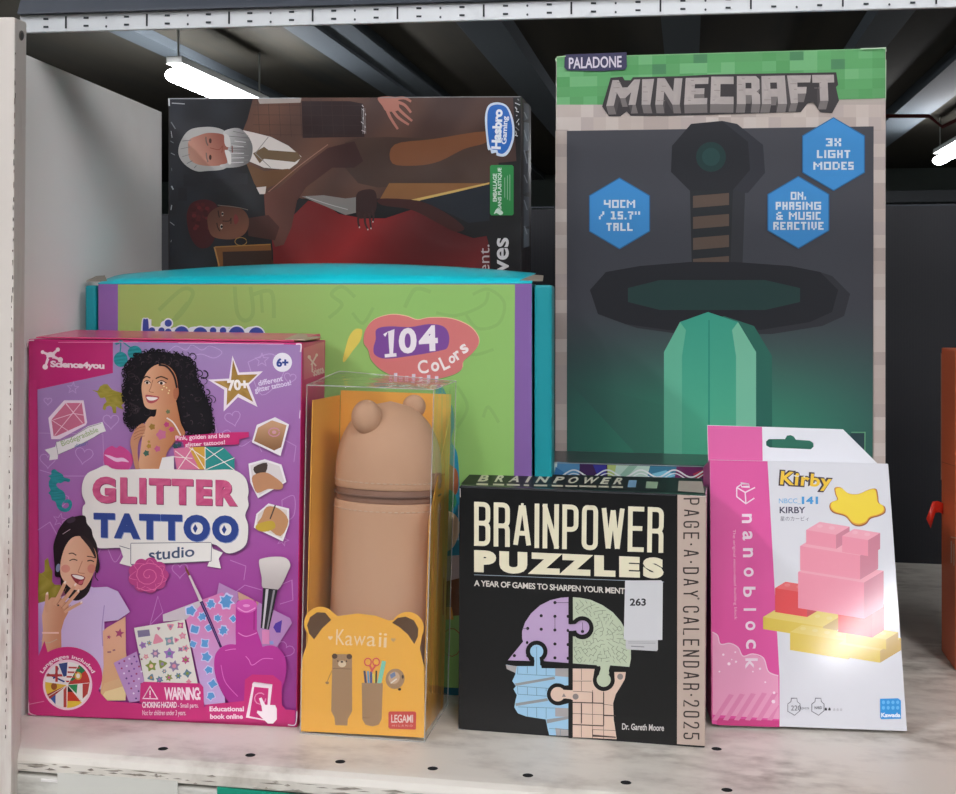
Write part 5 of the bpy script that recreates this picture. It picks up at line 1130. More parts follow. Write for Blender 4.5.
# jigsaw head in four pieces
def arc(c, r, a0, a1, n=14): return [(c[0] + r * math.cos(R(a0 + (a1 - a0) * i / n)), c[1] + r * math.sin(R(a0 + (a1 - a0) * i / n))) for i in range(n + 1)]
pt = Part(FC)
pur = [(340, 35), (300, 38), (250, 50), (200, 75), (155, 115), (125, 160), (110, 205), (110, 240), (115, 255), (40, 348), (150, 352), (150, 330)] + arc((183, 303), 48, 140, 400 - 0, 16) + [(212, 352), (340, 365), (340, 195)]
pt.poly(cps(BH, pur), '#bfa5cb'); pt.poly(cps(BH, [(340, 168)] + [(372, 168)] + arc((408, 185), 36, 210, 510, 16) + [(372, 202), (340, 202)]), '#bfa5cb')
for x, y in ((273, 62), (205, 127), (273, 130), (138, 190), (205, 194), (273, 198), (72, 325), (273, 267), (273, 336), (410, 205)): pt.ell(*BH(x, y), 1.6, 1.6, '#17151a', n=12)
for x, y in ((337, 130), (337, 200), (337, 270), (337, 338), (135, 260), (137, 325)): pt.ell(*BH(x, y), 1.3, 1.6, '#17151a', n=10)
for a in ([(273, 62), (340, 62)], [(273, 130), (273, 198)], [(410, 160), (410, 205)], [(110, 190), (138, 190)]): pt.line(cps(BH, a), .5, '#4a4150')
pt.build('purple_jigsaw_piece', bodyc, INK_GLOSS)
pt = Part(FC)
grn_ = [(362, 35), (400, 38), (450, 48), (510, 75), (560, 110), (600, 155), (630, 210), (650, 280), (650, 340), (642, 382), (545, 378)] + [(540, 400), (545, 418)] + arc((515, 445), 35, -50, 230, 16) + [(492, 415), (500, 390), (498, 378), (362, 368), (362, 215)] + arc((408, 185), 56, 130, -140, 16)[0:] + [(362, 150)]
pt.poly(cps(BH, grn_), '#c3cfb4')
def ok_maze(x, y):
    if math.hypot(x - 408, y - 185) < 62 or not (366 < x and y > 42 and y < 366): return False
    if y < 235: return math.hypot((x - 365) / 278, (y - 330) / 290) < .99
    return x < 642
mz = (512, 236)
for ring in range(1, 17):
    r = ring * 17.0; n_ = max(6, int(2 * math.pi * r / 19))
    for j in range(n_):
        a0 = 2 * math.pi * j / n_ + ring * .37; a1 = a0 + 2 * math.pi / n_; q = rng.random()
        p0 = (mz[0] + r * math.cos(a0), mz[1] + r * math.sin(a0)); p1 = (mz[0] + r * math.cos(a1), mz[1] + r * math.sin(a1)); p2 = (mz[0] + (r + 17) * math.cos(a0), mz[1] + (r + 17) * math.sin(a0))
        if q < .45 and ok_maze(*p0) and ok_maze(*p1): pt.line(cps(BH, [p0, p1]), .42, '#74826d')
        if q > .28 and ok_maze(*p0) and ok_maze(*p2): pt.line(cps(BH, [p0, p2]), .42, '#74826d')
pt.build('green_maze_piece', bodyc, INK_GLOSS)
pt = Part(FC)
blu = [(30, 368), (78, 376), (170, 376), (172, 350)] + arc((183, 303), 33, 115, 425, 16)[0:] + [(200, 350), (200, 372), (340, 382), (340, 480), (300, 478)] + arc((290, 515), 56, 260, 80, 16)[0:] + [(340, 560), (340, 722), (245, 718), (238, 690), (228, 640), (130, 625), (90, 610), (72, 580), (78, 545), (85, 520), (68, 490), (80, 475), (62, 450), (78, 415), (75, 405), (35, 390)]
pt.poly(cps(BH, blu), '#9fcae6')
pt.poly(cps(BH, [(30, 370), (85, 376), (78, 410), (35, 390)]), '#a9a4a4'); pt.poly(cps(BH, [(275, 378), (340, 384), (340, 430), (275, 425)]), '#a9a4a4'); pt.poly(cps(BH, [(75, 462), (270, 428), (275, 440), (80, 474)]), '#96999c'); pt.poly(cps(BH, [(78, 560), (235, 535), (240, 548), (80, 574)]), '#96999c')
pt.poly(cps(BH, [(275, 582), (340, 585), (340, 628), (275, 625)]), '#a9a4a4'); pt.poly(cps(BH, [(232, 640), (340, 625), (340, 638), (235, 660)]), '#96999c'); pt.poly(cps(BH, [(275, 682), (340, 690), (340, 722), (280, 720)]), '#a9a4a4')
for a in ([(90, 378), (88, 415)], [(137, 378), (137, 412)], [(183, 280), (183, 418)], [(230, 378), (230, 422)], [(85, 415), (275, 425)], [(85, 475), (270, 488)], [(90, 515), (240, 525)], [(88, 478), (90, 515)], [(137, 480), (137, 520)], [(183, 482), (183, 522)], [(230, 484), (230, 500)], [(90, 578), (275, 584)], [(137, 580), (137, 625)], [(183, 582), (183, 630)], [(230, 583), (230, 635)], [(300, 690), (300, 720)], [(245, 685), (340, 690)]): pt.line(cps(BH, a), .45, '#5f8196')
pt.build('blue_jigsaw_piece', bodyc, INK_GLOSS)
pt = Part(FC)
tan = [(362, 385), (475, 390), (475, 420)] + arc((515, 445), 55, 200, -20, 16)[::1] + [(560, 400), (625, 405), (620, 440), (600, 475), (575, 515), (562, 560), (565, 640), (580, 738), (362, 728), (362, 545), (335, 540), (320, 548)] + arc((290, 515), 36, 60, 300, 14) + [(335, 495), (362, 492)]
hol = arc((515, 445), 55, 200, -20, 16)
pt.poly(cps(BH, [(362, 385), (470, 390), (462, 440), (480, 480), (515, 498), (550, 485), (570, 455), (568, 405), (625, 405), (620, 440), (600, 475), (575, 515), (562, 560), (565, 640), (580, 738), (362, 728)]), '#e0c4b2')
pt.poly(cps(BH, [(364, 494), (335, 498)] + arc((288, 515), 36, 330, 30, 16)[::1] + [(335, 532), (364, 545)]), '#e0c4b2')
pt.ell(*BH(288, 515), 7, 7, '#e0c4b2'); pt.poly(cps(BH, [(300, 492), (366, 496), (366, 540), (300, 535)]), '#e0c4b2')
pt.ell(*BH(376, 527), 3.0, 3.0, '#8d8380', n=16); pt.ell(*BH(597, 428), 3.0, 3.0, '#8d8380', n=16); pt.poly(cps(BH, [(318, 510), (328, 528), (308, 528)]), '#8d8380')
for a in ([(405, 390), (405, 445)], [(362, 450), (455, 450)], [(405, 450), (405, 500)], [(362, 500), (460, 505)], [(460, 495), (460, 560)], [(362, 555), (515, 560)], [(405, 560), (405, 660)], [(362, 610), (570, 620)], [(460, 560), (460, 665)], [(515, 500), (515, 740)], [(362, 665), (515, 670)], [(405, 668), (405, 728)], [(460, 670), (460, 735)], [(460, 690), (575, 695)], [(515, 565), (560, 570)]): pt.line(cps(BH, a), .5, '#5c4a44')
for a in ([(405, 560), (405, 660)], [(515, 505), (515, 670)], [(362, 555), (515, 560)], [(362, 665), (515, 672), (515, 620), (575, 622)], [(460, 505), (460, 558)], [(460, 690), (460, 720), (575, 728)]): pt.line(cps(BH, a), 1.1, '#4a3a36')
pt.build('tan_jigsaw_piece', bodyc, INK_GLOSS)
pt = Part(FC)   # black joints over the pieces
J = '#08090b'
pt.line(cps(BH, [(350, 30), (350, 160)]), 3.4, J); pt.line(cps(BH, [(350, 205), (350, 480)]), 3.4, J); pt.line(cps(BH, [(350, 545), (350, 732)]), 3.4, J)
pt.line(cps(BH, [(345, 160)] + [(375, 158)] + arc((410, 187), 47, 225, 495, 18) + [(375, 214), (345, 212)]), 3.4, J)
pt.line(cps(BH, [(40, 360), (160, 365), (158, 345)] + arc((183, 303), 45, 122, 418, 18) + [(210, 348), (210, 368), (480, 380), (480, 388)]), 3.6, J)
pt.line(cps(BH, [(350, 478), (325, 480)] + arc((288, 515), 46, 312, 48, 18) + [(325, 545), (350, 548)]), 3.4, J)
pt.line(cps(BH, [(498, 383), (480, 388)] + arc((516, 445), 46, 220, -40, 18) + [(552, 388), (645, 388)]), 3.4, J)
pt.build('jigsaw_joint', bodyc, INK_GLOSS)
pt = Part(FC); LS = crop(600, 555, 7.213)
pt.poly(cps(LS, [(190, 470), (418, 480), (418, 680), (410, 690), (195, 678), (186, 660)]), '#c6c6c8'); pt.poly(cps(LS, [(182, 182), (440, 180), (454, 192), (450, 610), (190, 610), (172, 600)]), '#d3d4d7')
pt.text('263', *LS(216, 310), *LS(332, 364), '#2a2a2e', .03)
for y in (622, 632): pt.line(cps(LS, [(205, y), (400, y + 3)]), .5, '#9c9ca0')
pt.line(cps(LS, [(225, 655), (320, 660)]), 1.0, '#8c8c90')
pt.build('price_sticker', bodyc, INK_SATIN, label='white sticker reading 263')
FCt = Face(qc[3], qc[2] - qc[3], dc); pt = Part(FCt)
pt.poly([(461, 484), (705, 494), (702, 478.5), (471.5, 472.5)], '#17181b')
K = crop(440, 450, 3.414)
for ch, x0, x1 in (('B', 128, 160), ('R', 185, 215), ('A', 232, 268), ('I', 290, 300), ('N', 325, 362), ('P', 385, 415), ('O', 432, 465), ('W', 480, 530), ('E', 545, 572), ('R', 590, 620)):
    yt = 86 + (x0 - 128) * .021; pt.text(ch, 0, 0, 0, 0, '#d8d3bd', .03, quad=cps(K, [(x0 + 14, yt), (x1 + 14, yt), (x1, yt + 22), (x0, yt + 22)]))
    pt.line(cps(K, [(x0 - 4, yt + 31), (x1 + 4, yt + 32)]), 1.7, '#cfcab2')
pt.poly(cps(K, [(645, 104), (672, 104), (668, 128), (640, 128)]), '#7ba3c2'); pt.poly(cps(K, [(705, 108), (745, 110), (740, 132), (702, 131)]), '#9db596')
pt.poly(cps(K, [(815, 106), (895, 108), (903, 148), (812, 141)]), '#b5a79b')
pt.build('top_print', bodyc, INK_MATT)
pt = Part(FC); pt.line([(460.4, 488), (460.6, 497)], .8, '#b9b9b5'); pt.line([(459, 505), (458.6, 540)], .5, '#77787a'); pt.line([(690, 495.6), (705.8, 496.2), (706, 502)], .9, '#ded2c9'); pt.line([(458.6, 724), (458.8, 728.4), (464, 729)], .8, '#8c8d8f'); pt.line([(461, 487), (676, 495.3)], .5, '#4a4c50')
pt.build('edge_wear_glint', bodyc, INK_GLOSS)

# ---- pink and white brick kit box, leaning back ----------------------
FK = Face.stand(on_z(712, 729), 5.1, 14.3)
qk = quad_on(FK, [(711.5, 724), (907.5, 731), (888.5, 463.5), (709.5, 459.5)])
BRK = empty('brick_kit_box', (0.075, 0.79, 0), 'white and pink building-brick kit box with hang hole, leaning back', 'box')
dkk = -FK.n * 0.043
vs = prism(qk, dkk)
zmin = min(v.z for v in vs[4:6]); 
bodyk = raw_mesh('carton', [v + Vector((0, 0, -zmin if i in (4, 5) else 0)) for i, v in enumerate(vs)], BOXF, INK_SATIN, BRK, fcols=lambda c, n: '#d94f98' if c.x < .045 and n.x < -.5 else '#dcdde2', bevel=.001)
B1 = crop(770, 460, 5.671); B2 = crop(770, 560, 4.414); B3 = crop(700, 420, 4.78); B4 = crop(700, 460, 2.836)
def ln(p, q, t): return (p[0] + (q[0] - p[0]) * t, p[1] + (q[1] - p[1]) * t)
pt = Part(FK)
pt.poly([(710.3, 460.2), (888, 464), (906.8, 731), (712, 724)], '#dcdde3')
pt.poly([(710.0, 460.0), (767.5, 461.3), (779.5, 676), (779.5, 727), (712, 724)], '#dd4f9c')
for P in ([(716, 718), (779.5, 720.5), (779.5, 727.2), (717, 725)],): pt.poly(P, '#c9397f')
pt.build('front_print', bodyk, INK_SHEEN)
pt = Part(FK)
sc_ = [(20, 485), (38, 478), (55, 500), (60, 520), (80, 522), (100, 530), (118, 552), (150, 548), (178, 562), (192, 600), (218, 612), (224, 640), (224, 745), (45, 735), (22, 700)]
cl = cps(B4, [(35, 488), (50, 498), (58, 522), (85, 520), (108, 532), (122, 556), (150, 550), (180, 562), (194, 600), (222, 612), (224, 735), (36, 722)])
pt.poly(cl, '#e79dbf')
for i in range(7):
    x0 = 712 + i * 11; pt.poly([(x0, 720), (min(x0 + 5, 779), 720.5), (min(x0 + 22, 779.3), 695 - i * .5 if i < 5 else 705), (min(x0 + 17, 779.2), 694 - i * .5 if i < 5 else 704)], '#df87b0') if i < 6 else None
pt.line(cps(B4, [(35, 488), (50, 498), (58, 522), (85, 520), (108, 532), (122, 556), (150, 550), (180, 562), (194, 600), (222, 612)]), 1.1, '#f3c8dc', True)
for x, y, r in ((66, 552, 1.2), (82, 578, 1.6), (100, 545, .9), (102, 572, 1.1), (135, 578, 1.3), (170, 592, 1.2), (185, 630, .9), (210, 660, 1.4), (208, 685, 1.9), (55, 600, .9), (90, 566, .7), (150, 600, .8)): pt.ell(*B4(x, y), r, r, '#f6dbe8', n=10)
pt.build('striped_scallop', bodyk, INK_SHEEN)
pt = Part(FK); wh = '#f1dbe8'
for ch, y in (('n', 166), ('a', 215), ('n', 263), ('o', 318), ('b', 374), ('l', 424), ('o', 470), ('c', 522), ('k', 577)):
    xx = 133 + (y - 166) * .032; x, y_ = B4(xx, y); w = 5.4 if ch not in 'lbk' else (5.2 if ch != 'l' else 1.2); h = 4.6 if ch not in 'lbk' else 6.2
    pt.text(ch, x - w, y_ - h, x + w, y_ + h, wh, .02, rot=90) if ch in 'lbk' else pt.text(ch, x - h, y_ - 5.0, x + h, y_ + 5.0, wh, .02, rot=90)
x, y = B4(98, 325); pt.text('The original micro-sized building block', x - 45, y - 1.8, x + 45, y + 1.8, '#eeb5d2', 0, rot=89)
pt.line(cps(B4, [(104, 78), (128, 92), (156, 78)]), 1.2, wh); pt.line(cps(B4, [(104, 78), (104, 104), (130, 124), (154, 108)]), 1.2, wh); pt.line(cps(B4, [(128, 92), (130, 124)]), 1.2, wh); pt.line(cps(B4, [(116, 66), (138, 68), (140, 76), (118, 76)]), 1.2, wh, closed=True); pt.line(cps(B4, [(104, 78), (116, 70)]), 1.2, wh)
pt.build('brand_lettering', bodyk, INK_SHEEN)
pt = Part(FK)
for gx, col in ((.095, '#3b2a35'), (.03, '#efc52f')):
    pt.text('Kirby', 0, 0, 0, 0, col, gx, quad=cps(B1, [(64 - 10 * (gx > .05), 62 - 8 * (gx > .05)), (352 + 6 * (gx > .05), 88 - 8 * (gx > .05)), (344 + 6 * (gx > .05), 178 + 8 * (gx > .05)), (54 - 8 * (gx > .05), 162 + 8 * (gx > .05))]), space=1.12)
pt.text('NBCC_', *B1(50, 218), *B1(176, 250), '#7bb4dc', .01); pt.text('141', *B1(180, 207), *B1(272, 250), '#3f97d3', .04)
pt.text('KIRBY', *B1(54, 266), *B1(200, 302), '#3d3a56', .02); 
pt.text('星のカービィ', *B1(58, 320), *B1(220, 346), '#6d6b7c', .0)
pt.build('title_lettering', bodyk, INK_SHEEN)
pt = Part(FK)   # plain yellow star
stp = [(365, 155), (400, 152), (440, 185), (500, 190), (560, 165), (600, 160), (612, 200), (618, 240), (650, 262), (652, 295), (620, 315), (570, 330), (545, 360), (505, 374), (465, 362), (425, 318), (360, 298), (336, 270), (342, 240), (378, 222), (368, 190)]
pt.poly([(x + .2, y + .6) for x, y in catmull(cps(B1, stp), 4)], '#8c4a2f'); pt.poly([(x * .97 + 857.5 * .03, y * .965 + 506 * .035) for x, y in cps(B1, stp)], '#dd9a2c', True, 4)
pt.poly([(x * .93 + 857.5 * .07, y * .90 + 503 * .10) for x, y in cps(B1, stp)], '#f2d638', True, 4)
pt.build('star_picture', bodyk, INK_SHEEN)
# plain stepped pile of pink, red and yellow bricks
pt = Part(FK)
def brick(x, y, w, h, d, c):
    """a drawn brick: front face, top face, right face"""
    dx, dy = d * .75, -d * .45
    pt.poly([(x, y), (x + w, y + w * .16), (x + w, y + h + w * .16), (x, y + h)], c)
    pt.poly([(x, y), (x + dx, y + dy), (x + w + dx, y + w * .16 + dy), (x + w, y + w * .16)], mixc(c, '#ffffff', .18))
    pt.poly([(x + w, y + w * .16), (x + w + dx, y + w * .16 + dy), (x + w + dx, y + h + w * .16 + dy), (x + w, y + h + w * .16)], mixc(c, '#7a4a5a', .28))
    for i in range(max(1, int(w // 12))): pt.ell(x + 7 + i * 12 + dx * .5, y + dy * .5 + (7 + i * 12) * .16 - 1.0, 3.0, 1.7, mixc(c, '#ffffff', .3), n=14)
yl, rd, pk = '#dcc04c', '#e2474a', '#ec93a8'
brick(763, 617, 60, 12, 30, yl); brick(790, 632, 58, 18, 16, yl); brick(838, 644, 42, 12, 28, yl); brick(846, 633, 40, 10, 16, yl)
brick(775, 588, 32, 24, 14, rd); brick(838, 606, 34, 26, 16, rd)
brick(798, 572, 66, 36, 26, pk); brick(800, 546, 60, 24, 24, pk); brick(806, 530, 30, 14, 18, pk); brick(842, 536, 26, 16, 16, pk)
pt.build('brick_picture', bodyk, INK_SHEEN)
pt = Part(FK)
for ox in (78, 184):
    pt.line(cps(B2, [(ox, 635), (ox + 14, 625), (ox + 16, 610), (ox + 40, 610), (ox + 42, 625), (ox + 54, 635), (ox + 54, 665), (ox + 30, 685), (ox, 668)]), .7, '#7e7e86', closed=True)
pt.text('220', *B2(92, 642), *B2(136, 664), '#63636b', .0); pt.text('pcs', *B2(139, 650), *B2(172, 662), '#8d8d94', .0); pt.text('HARD', *B2(196, 645), *B2(228, 658), '#63636b', .02)
for x in (246, 262): pt.poly(cps(B2, [(x - 5, 664), (x - 5, 656), (x, 650), (x + 5, 656), (x + 5, 664)]), '#3a3a40')
for x in (283, 298, 313): pt.poly(cps(B2, [(x - 5, 666), (x - 5, 658), (x, 652), (x + 5, 658), (x + 5, 666)]), '#c6c6cc')
pt.build('piece_count_icon', bodyk, INK_SHEEN)
pt = Part(FK)
pt.poly(cps(B2, [(485, 612), (565, 610), (577, 620), (578, 700), (490, 702), (486, 695)]), '#2f95dd')
for i in range(4):
    for j in range(2): pt.ell(*B2(500 + i * 21, 628 + j * 24), 1.6, 1.9, '#66b9ee', n=12)
pt.text('Kawada', *B2(490, 674), *B2(575, 694), '#e8f2fb', .04)
pt.build('maker_badge', bodyk, INK_SHEEN)
# the lamp down the aisle whose light glances off the lacquered card
_p = FK.at(868, 628); _d = (_p - O).normalized(); _r = _d - 2 * _d.dot(FK.n) * FK.n; _q = _p + _r * ((2.35 - _p.z) / _r.z); _q.y = max(_q.y, -11.2)
tt = lamp(_q.x, _q.y, 2.35, 2.4, 'batten lamp hanging over the aisle in front of the shelf'); tt['group'] = 'batten lights over the aisle'
# hanging header with its punched slot (at the back of the box)
FKb = Face(qk[3] + dkk * .985, qk[2] - qk[3], qk[3] - qk[0])
hd = [(708.6, 480), (707.2, 425), (843, 429.3), (877, 463), (878, 482)]
slot = [(766, 441.5), (769, 439), (785, 439), (787, 435.5), (791, 435), (794, 436.5), (796, 439.6), (810, 440.6), (813.5, 443), (813.8, 446.5), (811, 449.3), (770, 447.5), (766.3, 445.5)]
def plate(name, outer, hole, face, thick, colf, parent, mat):
    loops = [[Vector((p[0], p[1], 0)) for p in outer]] + ([[Vector((p[0], p[1], 0)) for p in hole]] if hole else [])
    tris = tessellate_polygon(loops); allp = list(outer) + list(hole or []); n_ = len(allp)
    vs = [face.at(*p) for p in allp] + [face.at(*p) - face.n * thick for p in allp]
    fs = [tuple(t) for t in tris] + [tuple(i + n_ for i in t)[::-1] for t in tris]; k = 0
    for lp_ in (outer, hole or []):
        m_ = len(lp_)
        for i in range(m_): fs.append((k + i, k + (i + 1) % m_, k + (i + 1) % m_ + n_, k + i + n_))
        k += m_
    me_c = [lin(rgb(colf(*p))) + (1,) for p in allp] * 2
    return raw_mesh(name, vs, fs, mat, parent, cols=me_c)
hdr = plate('hanging_header', hd, slot, FKb, .0009, lambda x, y: '#e6e7ec', BRK, INK_SATIN)
pt = Part(FKb); pt.poly([(707.6, 425.6), (762, 427), (763, 479), (708.9, 479)], '#dd5a9f'); pt.build('pink_stripe', hdr, INK_SATIN)

# ---- clear box with bear pencil case ---------------------------------
FP2 = Face.stand(on_z(299.8, 733.6), -0.4, 2.6)
qp = quad_on(FP2, [(300.4, 733.6), (424.4, 741.8), (433.8, 389.7), (306.9, 385)])
dpc = -FP2.n * 0.068
CLR = empty('clear_display_box', (-0.2, 0.735, 0), 'clear plastic display box with orange bear-eared card, between tattoo kit and black calendar', 'box')
m, nt, b = new_mat('thin_clear_plastic'); L = nt.links.new
for nn in list(nt.nodes):
    if nn.type != 'OUTPUT_MATERIAL': nt.nodes.remove(nn)
out = [n_ for n_ in nt.nodes][0]
tr_ = nt.nodes.new('ShaderNodeBsdfTransparent'); tr_.inputs['Color'].default_value = (.985, .985, .975, 1)
geo = nt.nodes.new('ShaderNodeNewGeometry'); gl_ = nt.nodes.new('ShaderNodeBsdfGlossy'); gl_.inputs['Roughness'].default_value = .09
df = nt.nodes.new('ShaderNodeBsdfDiffuse'); df.inputs['Color'].default_value = (.8, .8, .78, 1)
fr_ = nt.nodes.new('ShaderNodeFresnel'); fr_.inputs['IOR'].default_value = 1.5
nz = nt.nodes.new('ShaderNodeTexNoise'); nz.inputs['Scale'].default_value = 22; tc = nt.nodes.new('ShaderNodeTexCoord'); mp = nt.nodes.new('ShaderNodeMapping'); mp.inputs['Scale'].default_value = (2.4, 2.4, .5)
L(tc.outputs['Object'], mp.inputs['Vector']); L(mp.outputs['Vector'], nz.inputs['Vector'])
bp = nt.nodes.new('ShaderNodeBump'); bp.inputs['Strength'].default_value = .5; bp.inputs['Distance'].default_value = .004; L(nz.outputs['Fac'], bp.inputs['Height'])
L(bp.outputs['Normal'], gl_.inputs['Normal']); L(bp.outputs['Normal'], fr_.inputs['Normal'])
m1 = nt.nodes.new('ShaderNodeMixShader'); m1.inputs['Fac'].default_value = .02; L(tr_.outputs[0], m1.inputs[1]); L(df.outputs[0], m1.inputs[2])
m2 = nt.nodes.new('ShaderNodeMixShader'); ma = nt.nodes.new('ShaderNodeMath'); ma.operation = 'MULTIPLY'; ma.inputs[1].default_value = 1.3; L(fr_.outputs[0], ma.inputs[0]); mb = nt.nodes.new('ShaderNodeMath'); mb.operation = 'SUBTRACT'; mb.inputs[0].default_value = 1; L(geo.outputs['Backfacing'], mb.inputs[1]); mc = nt.nodes.new('ShaderNodeMath'); mc.operation = 'MULTIPLY'; L(ma.outputs[0], mc.inputs[0]); L(mb.outputs[0], mc.inputs[1]); L(mc.outputs[0], m2.inputs['Fac']); L(m1.outputs[0], m2.inputs[1]); L(gl_.outputs[0], m2.inputs[2])
L(m2.outputs[0], out.inputs['Surface'])
M_CLR = m
m, nt, b = new_mat('folded_plastic_edge'); b.inputs['Base Color'].default_value = (.75, .76, .74, 1); b.inputs['Roughness'].default_value = .15; b.inputs['Alpha'].default_value = .35
M_CED = m
vs = prism(qp, dpc, 0.0004)
vs[7].z += .0075; vs[6].z += .0035
shell = raw_mesh('clear_shell', vs, BOXF, M_CLR, CLR, bevel=.0007)
for a, b2 in ((0, 1), (1, 2), (2, 3), (3, 0), (1, 5), (2, 6), (3, 7), (5, 6), (6, 7)):
    tube('folded_edge', [vs[a], vs[b2]], .0004, M_CED, shell, n=6)
# orange card: back, left return, front bear shape
cc = sum((Vector(v) for v in vs), Vector()) / 8
exk = FP2.ex; upk = FP2.up; nin = -FP2.n
W_ = (vs[1] - vs[0]).length; Hh = (vs[3] - vs[0]).length
def KP(u, w, d): return vs[0] + (vs[1] - vs[0]) * u + (vs[3] - vs[0]) * w + dpc * d + ((vs[2] - vs[1]) - (vs[3] - vs[0])) * (u * w)
M_OR = plain('orange_card', '#e8a640', .6, noise=.02)
bk = [KP(.03, .01, .94), KP(.97, .01, .94), KP(.97, .975, .94), KP(.03, .975, .94)]
raw_mesh('card_back', bk + [p + dpc * .01 for p in bk], BOXF, M_OR, CLR)
lf = [KP(.975, .01, .06), KP(.975, .01, .93), KP(.975, .93, .93), KP(.975, .62, .10)]
sd = raw_mesh('card_side', lf + [p - exk * .0005 for p in lf], BOXF, M_OR, CLR)
lf = [KP(.022, .01, .03), KP(.022, .01, .93), KP(.022, .96, .93), KP(.022, .955, .08)]
sl_ = raw_mesh('card_side', lf + [p + exk * .0005 for p in lf], BOXF, M_OR, CLR)
K2 = crop(295, 590, 4.961)
FPi = Face(FP2.p + dpc * .012, FP2.ex, FP2.up)
ears = plate('bear_card', cps(K2, [(28, 700), (28, 400), (38, 330), (62, 262)] + arc((126, 165), 81, 140, 318, 18) + [(210, 130), (310, 117), (400, 128), (465, 152)] + arc((558, 190), 81, 210, 385, 18) + [(618, 290), (640, 380), (642, 733), (450, 722), (250, 712)]), None, FPi, .0006, lambda x, y: '#efb040', CLR, INK_SATIN)
pt = Part(FPi)
pt.poly(cps(K2, [(95, 245), (70, 215), (60, 175), (75, 135), (110, 110), (150, 112), (180, 148), (135, 190), (110, 225)]), '#5a3c22', False)
pt.poly(cps(K2, [(482, 162), (510, 138), (550, 132), (590, 150), (612, 190), (610, 230), (592, 268), (560, 220), (520, 185)]), '#5a3c22', False)
pt.build('ear_print', ears, INK_SATIN)
pt = Part(FPi)
for ch, x0, x1, y0, y1 in (('K', 203, 245, 195, 272), ('a', 248, 285, 225, 275), ('w', 290, 348, 228, 276), ('a', 355, 400, 228, 279), ('i', 414, 428, 212, 282), ('i', 438, 455, 215, 285)): pt.text(ch, 0, 0, 0, 0, '#f2d3a6', .0, quad=cps(K2, [(x0 + 3, y0), (x1 + 3, y0), (x1, y1), (x0, y1)]))
pt.poly(heart(*K2(176, 237), 2.4), '#f2d3a6'); pt.poly(heart(*K2(488, 247), 2.4, rot=0), '#caa06a')
pt.build('title_lettering', ears, INK_SATIN)
pt = Part(FPi); bc, bc2 = '#a4815e', '#94704f'
pt.poly(cps(K2, [(186, 330), (205, 318), (265, 318), (283, 335), (284, 600), (262, 640), (260, 672), (200, 670), (196, 632), (180, 600)]), bc); pt.ell(*K2(197, 328), 2.8, 2.6, '#4f3523'); pt.ell(*K2(270, 330), 2.8, 2.6, '#4f3523')
pt.ell(*K2(234, 366), 4.0, 3.4, '#d9c3a4'); pt.ell(*K2(233, 356), 1.4, 1.0, '#3a261b'); pt.ell(*K2(213, 352), .8, .8, '#3a261b', n=8); pt.ell(*K2(256, 353), .8, .8, '#3a261b', n=8); pt.line(cps(K2, [(186, 388), (284, 392)]), .5, '#6f5238')
pt.line(cps(K2, [(184, 400), (170, 430), (162, 450)]), .5, '#7d6144', True); pt.ell(*K2(160, 460), 1.8, 1.4, '#a07a4c')
pt.build('closed_case_print', ears, INK_SATIN)
pt = Part(FPi)
for q, w, c in (([(345, 400), (352, 465)], 2.2, '#4a4468'), ([(362, 402), (366, 465)], 2, '#5d9cc0'), ([(378, 404), (378, 465)], 2.2, '#3d5290'), ([(388, 415), (398, 465)], 2, '#d9d15a'), ([(404, 400), (402, 465)], 1.6, '#2b2b2b'), ([(442, 352), (418, 465)], 4.2, '#7fc9b0'), ([(370, 370), (385, 405)], 2.0, '#dd5a52'), ([(402, 370), (378, 405)], 2.0, '#dd5a52')): pt.line(cps(K2, q), w, c)
for x, y in ((362, 357), (403, 357)): pt.line([(K2(x, y)[0] + 3.4 * math.cos(i * .55), K2(x, y)[1] + 3.8 * math.sin(i * .55)) for i in range(13)], 1.3, '#dd5a52')
pt.poly(cps(K2, [(332, 460), (436, 462), (430, 640), (415, 668), (385, 676), (350, 668), (334, 640)]), bc); pt.line(cps(K2, [(336, 632), (372, 634)]), 1.6, bc2)
pt.ell(*K2(497, 440), 9.4, 10.2, '#a4815e', 20); pt.ell(*K2(492, 435), 5.6, 6.2, '#c9a98c', 20); pt.poly(cps(K2, [(470, 420), (495, 405), (500, 425), (478, 440)]), '#6d7fa8'); pt.line(cps(K2, [(475, 462), (505, 440)]), 1.3, '#e5ddd2'); pt.ell(*K2(535, 430), 1.1, 2.0, '#3a261b', n=10); pt.ell(*K2(519, 492), 1.6, 1.4, '#3a261b', n=10)
pt.build('open_case_print', ears, INK_SATIN)
pt = Part(FPi); pt.poly(cps(K2, [(470, 602), (596, 602), (602, 610), (600, 690), (592, 692), (470, 688), (464, 680), (464, 608)]), '#cf4640'); pt.text('LEGAMI', *K2(478, 618), *K2(586, 658), '#f2dcd6', .015, space=.95); pt.text('MILANO', *K2(482, 668), *K2(584, 677), '#eabfb5', 0, space=1.6)
pt.build('maker_badge', ears, INK_SATIN)
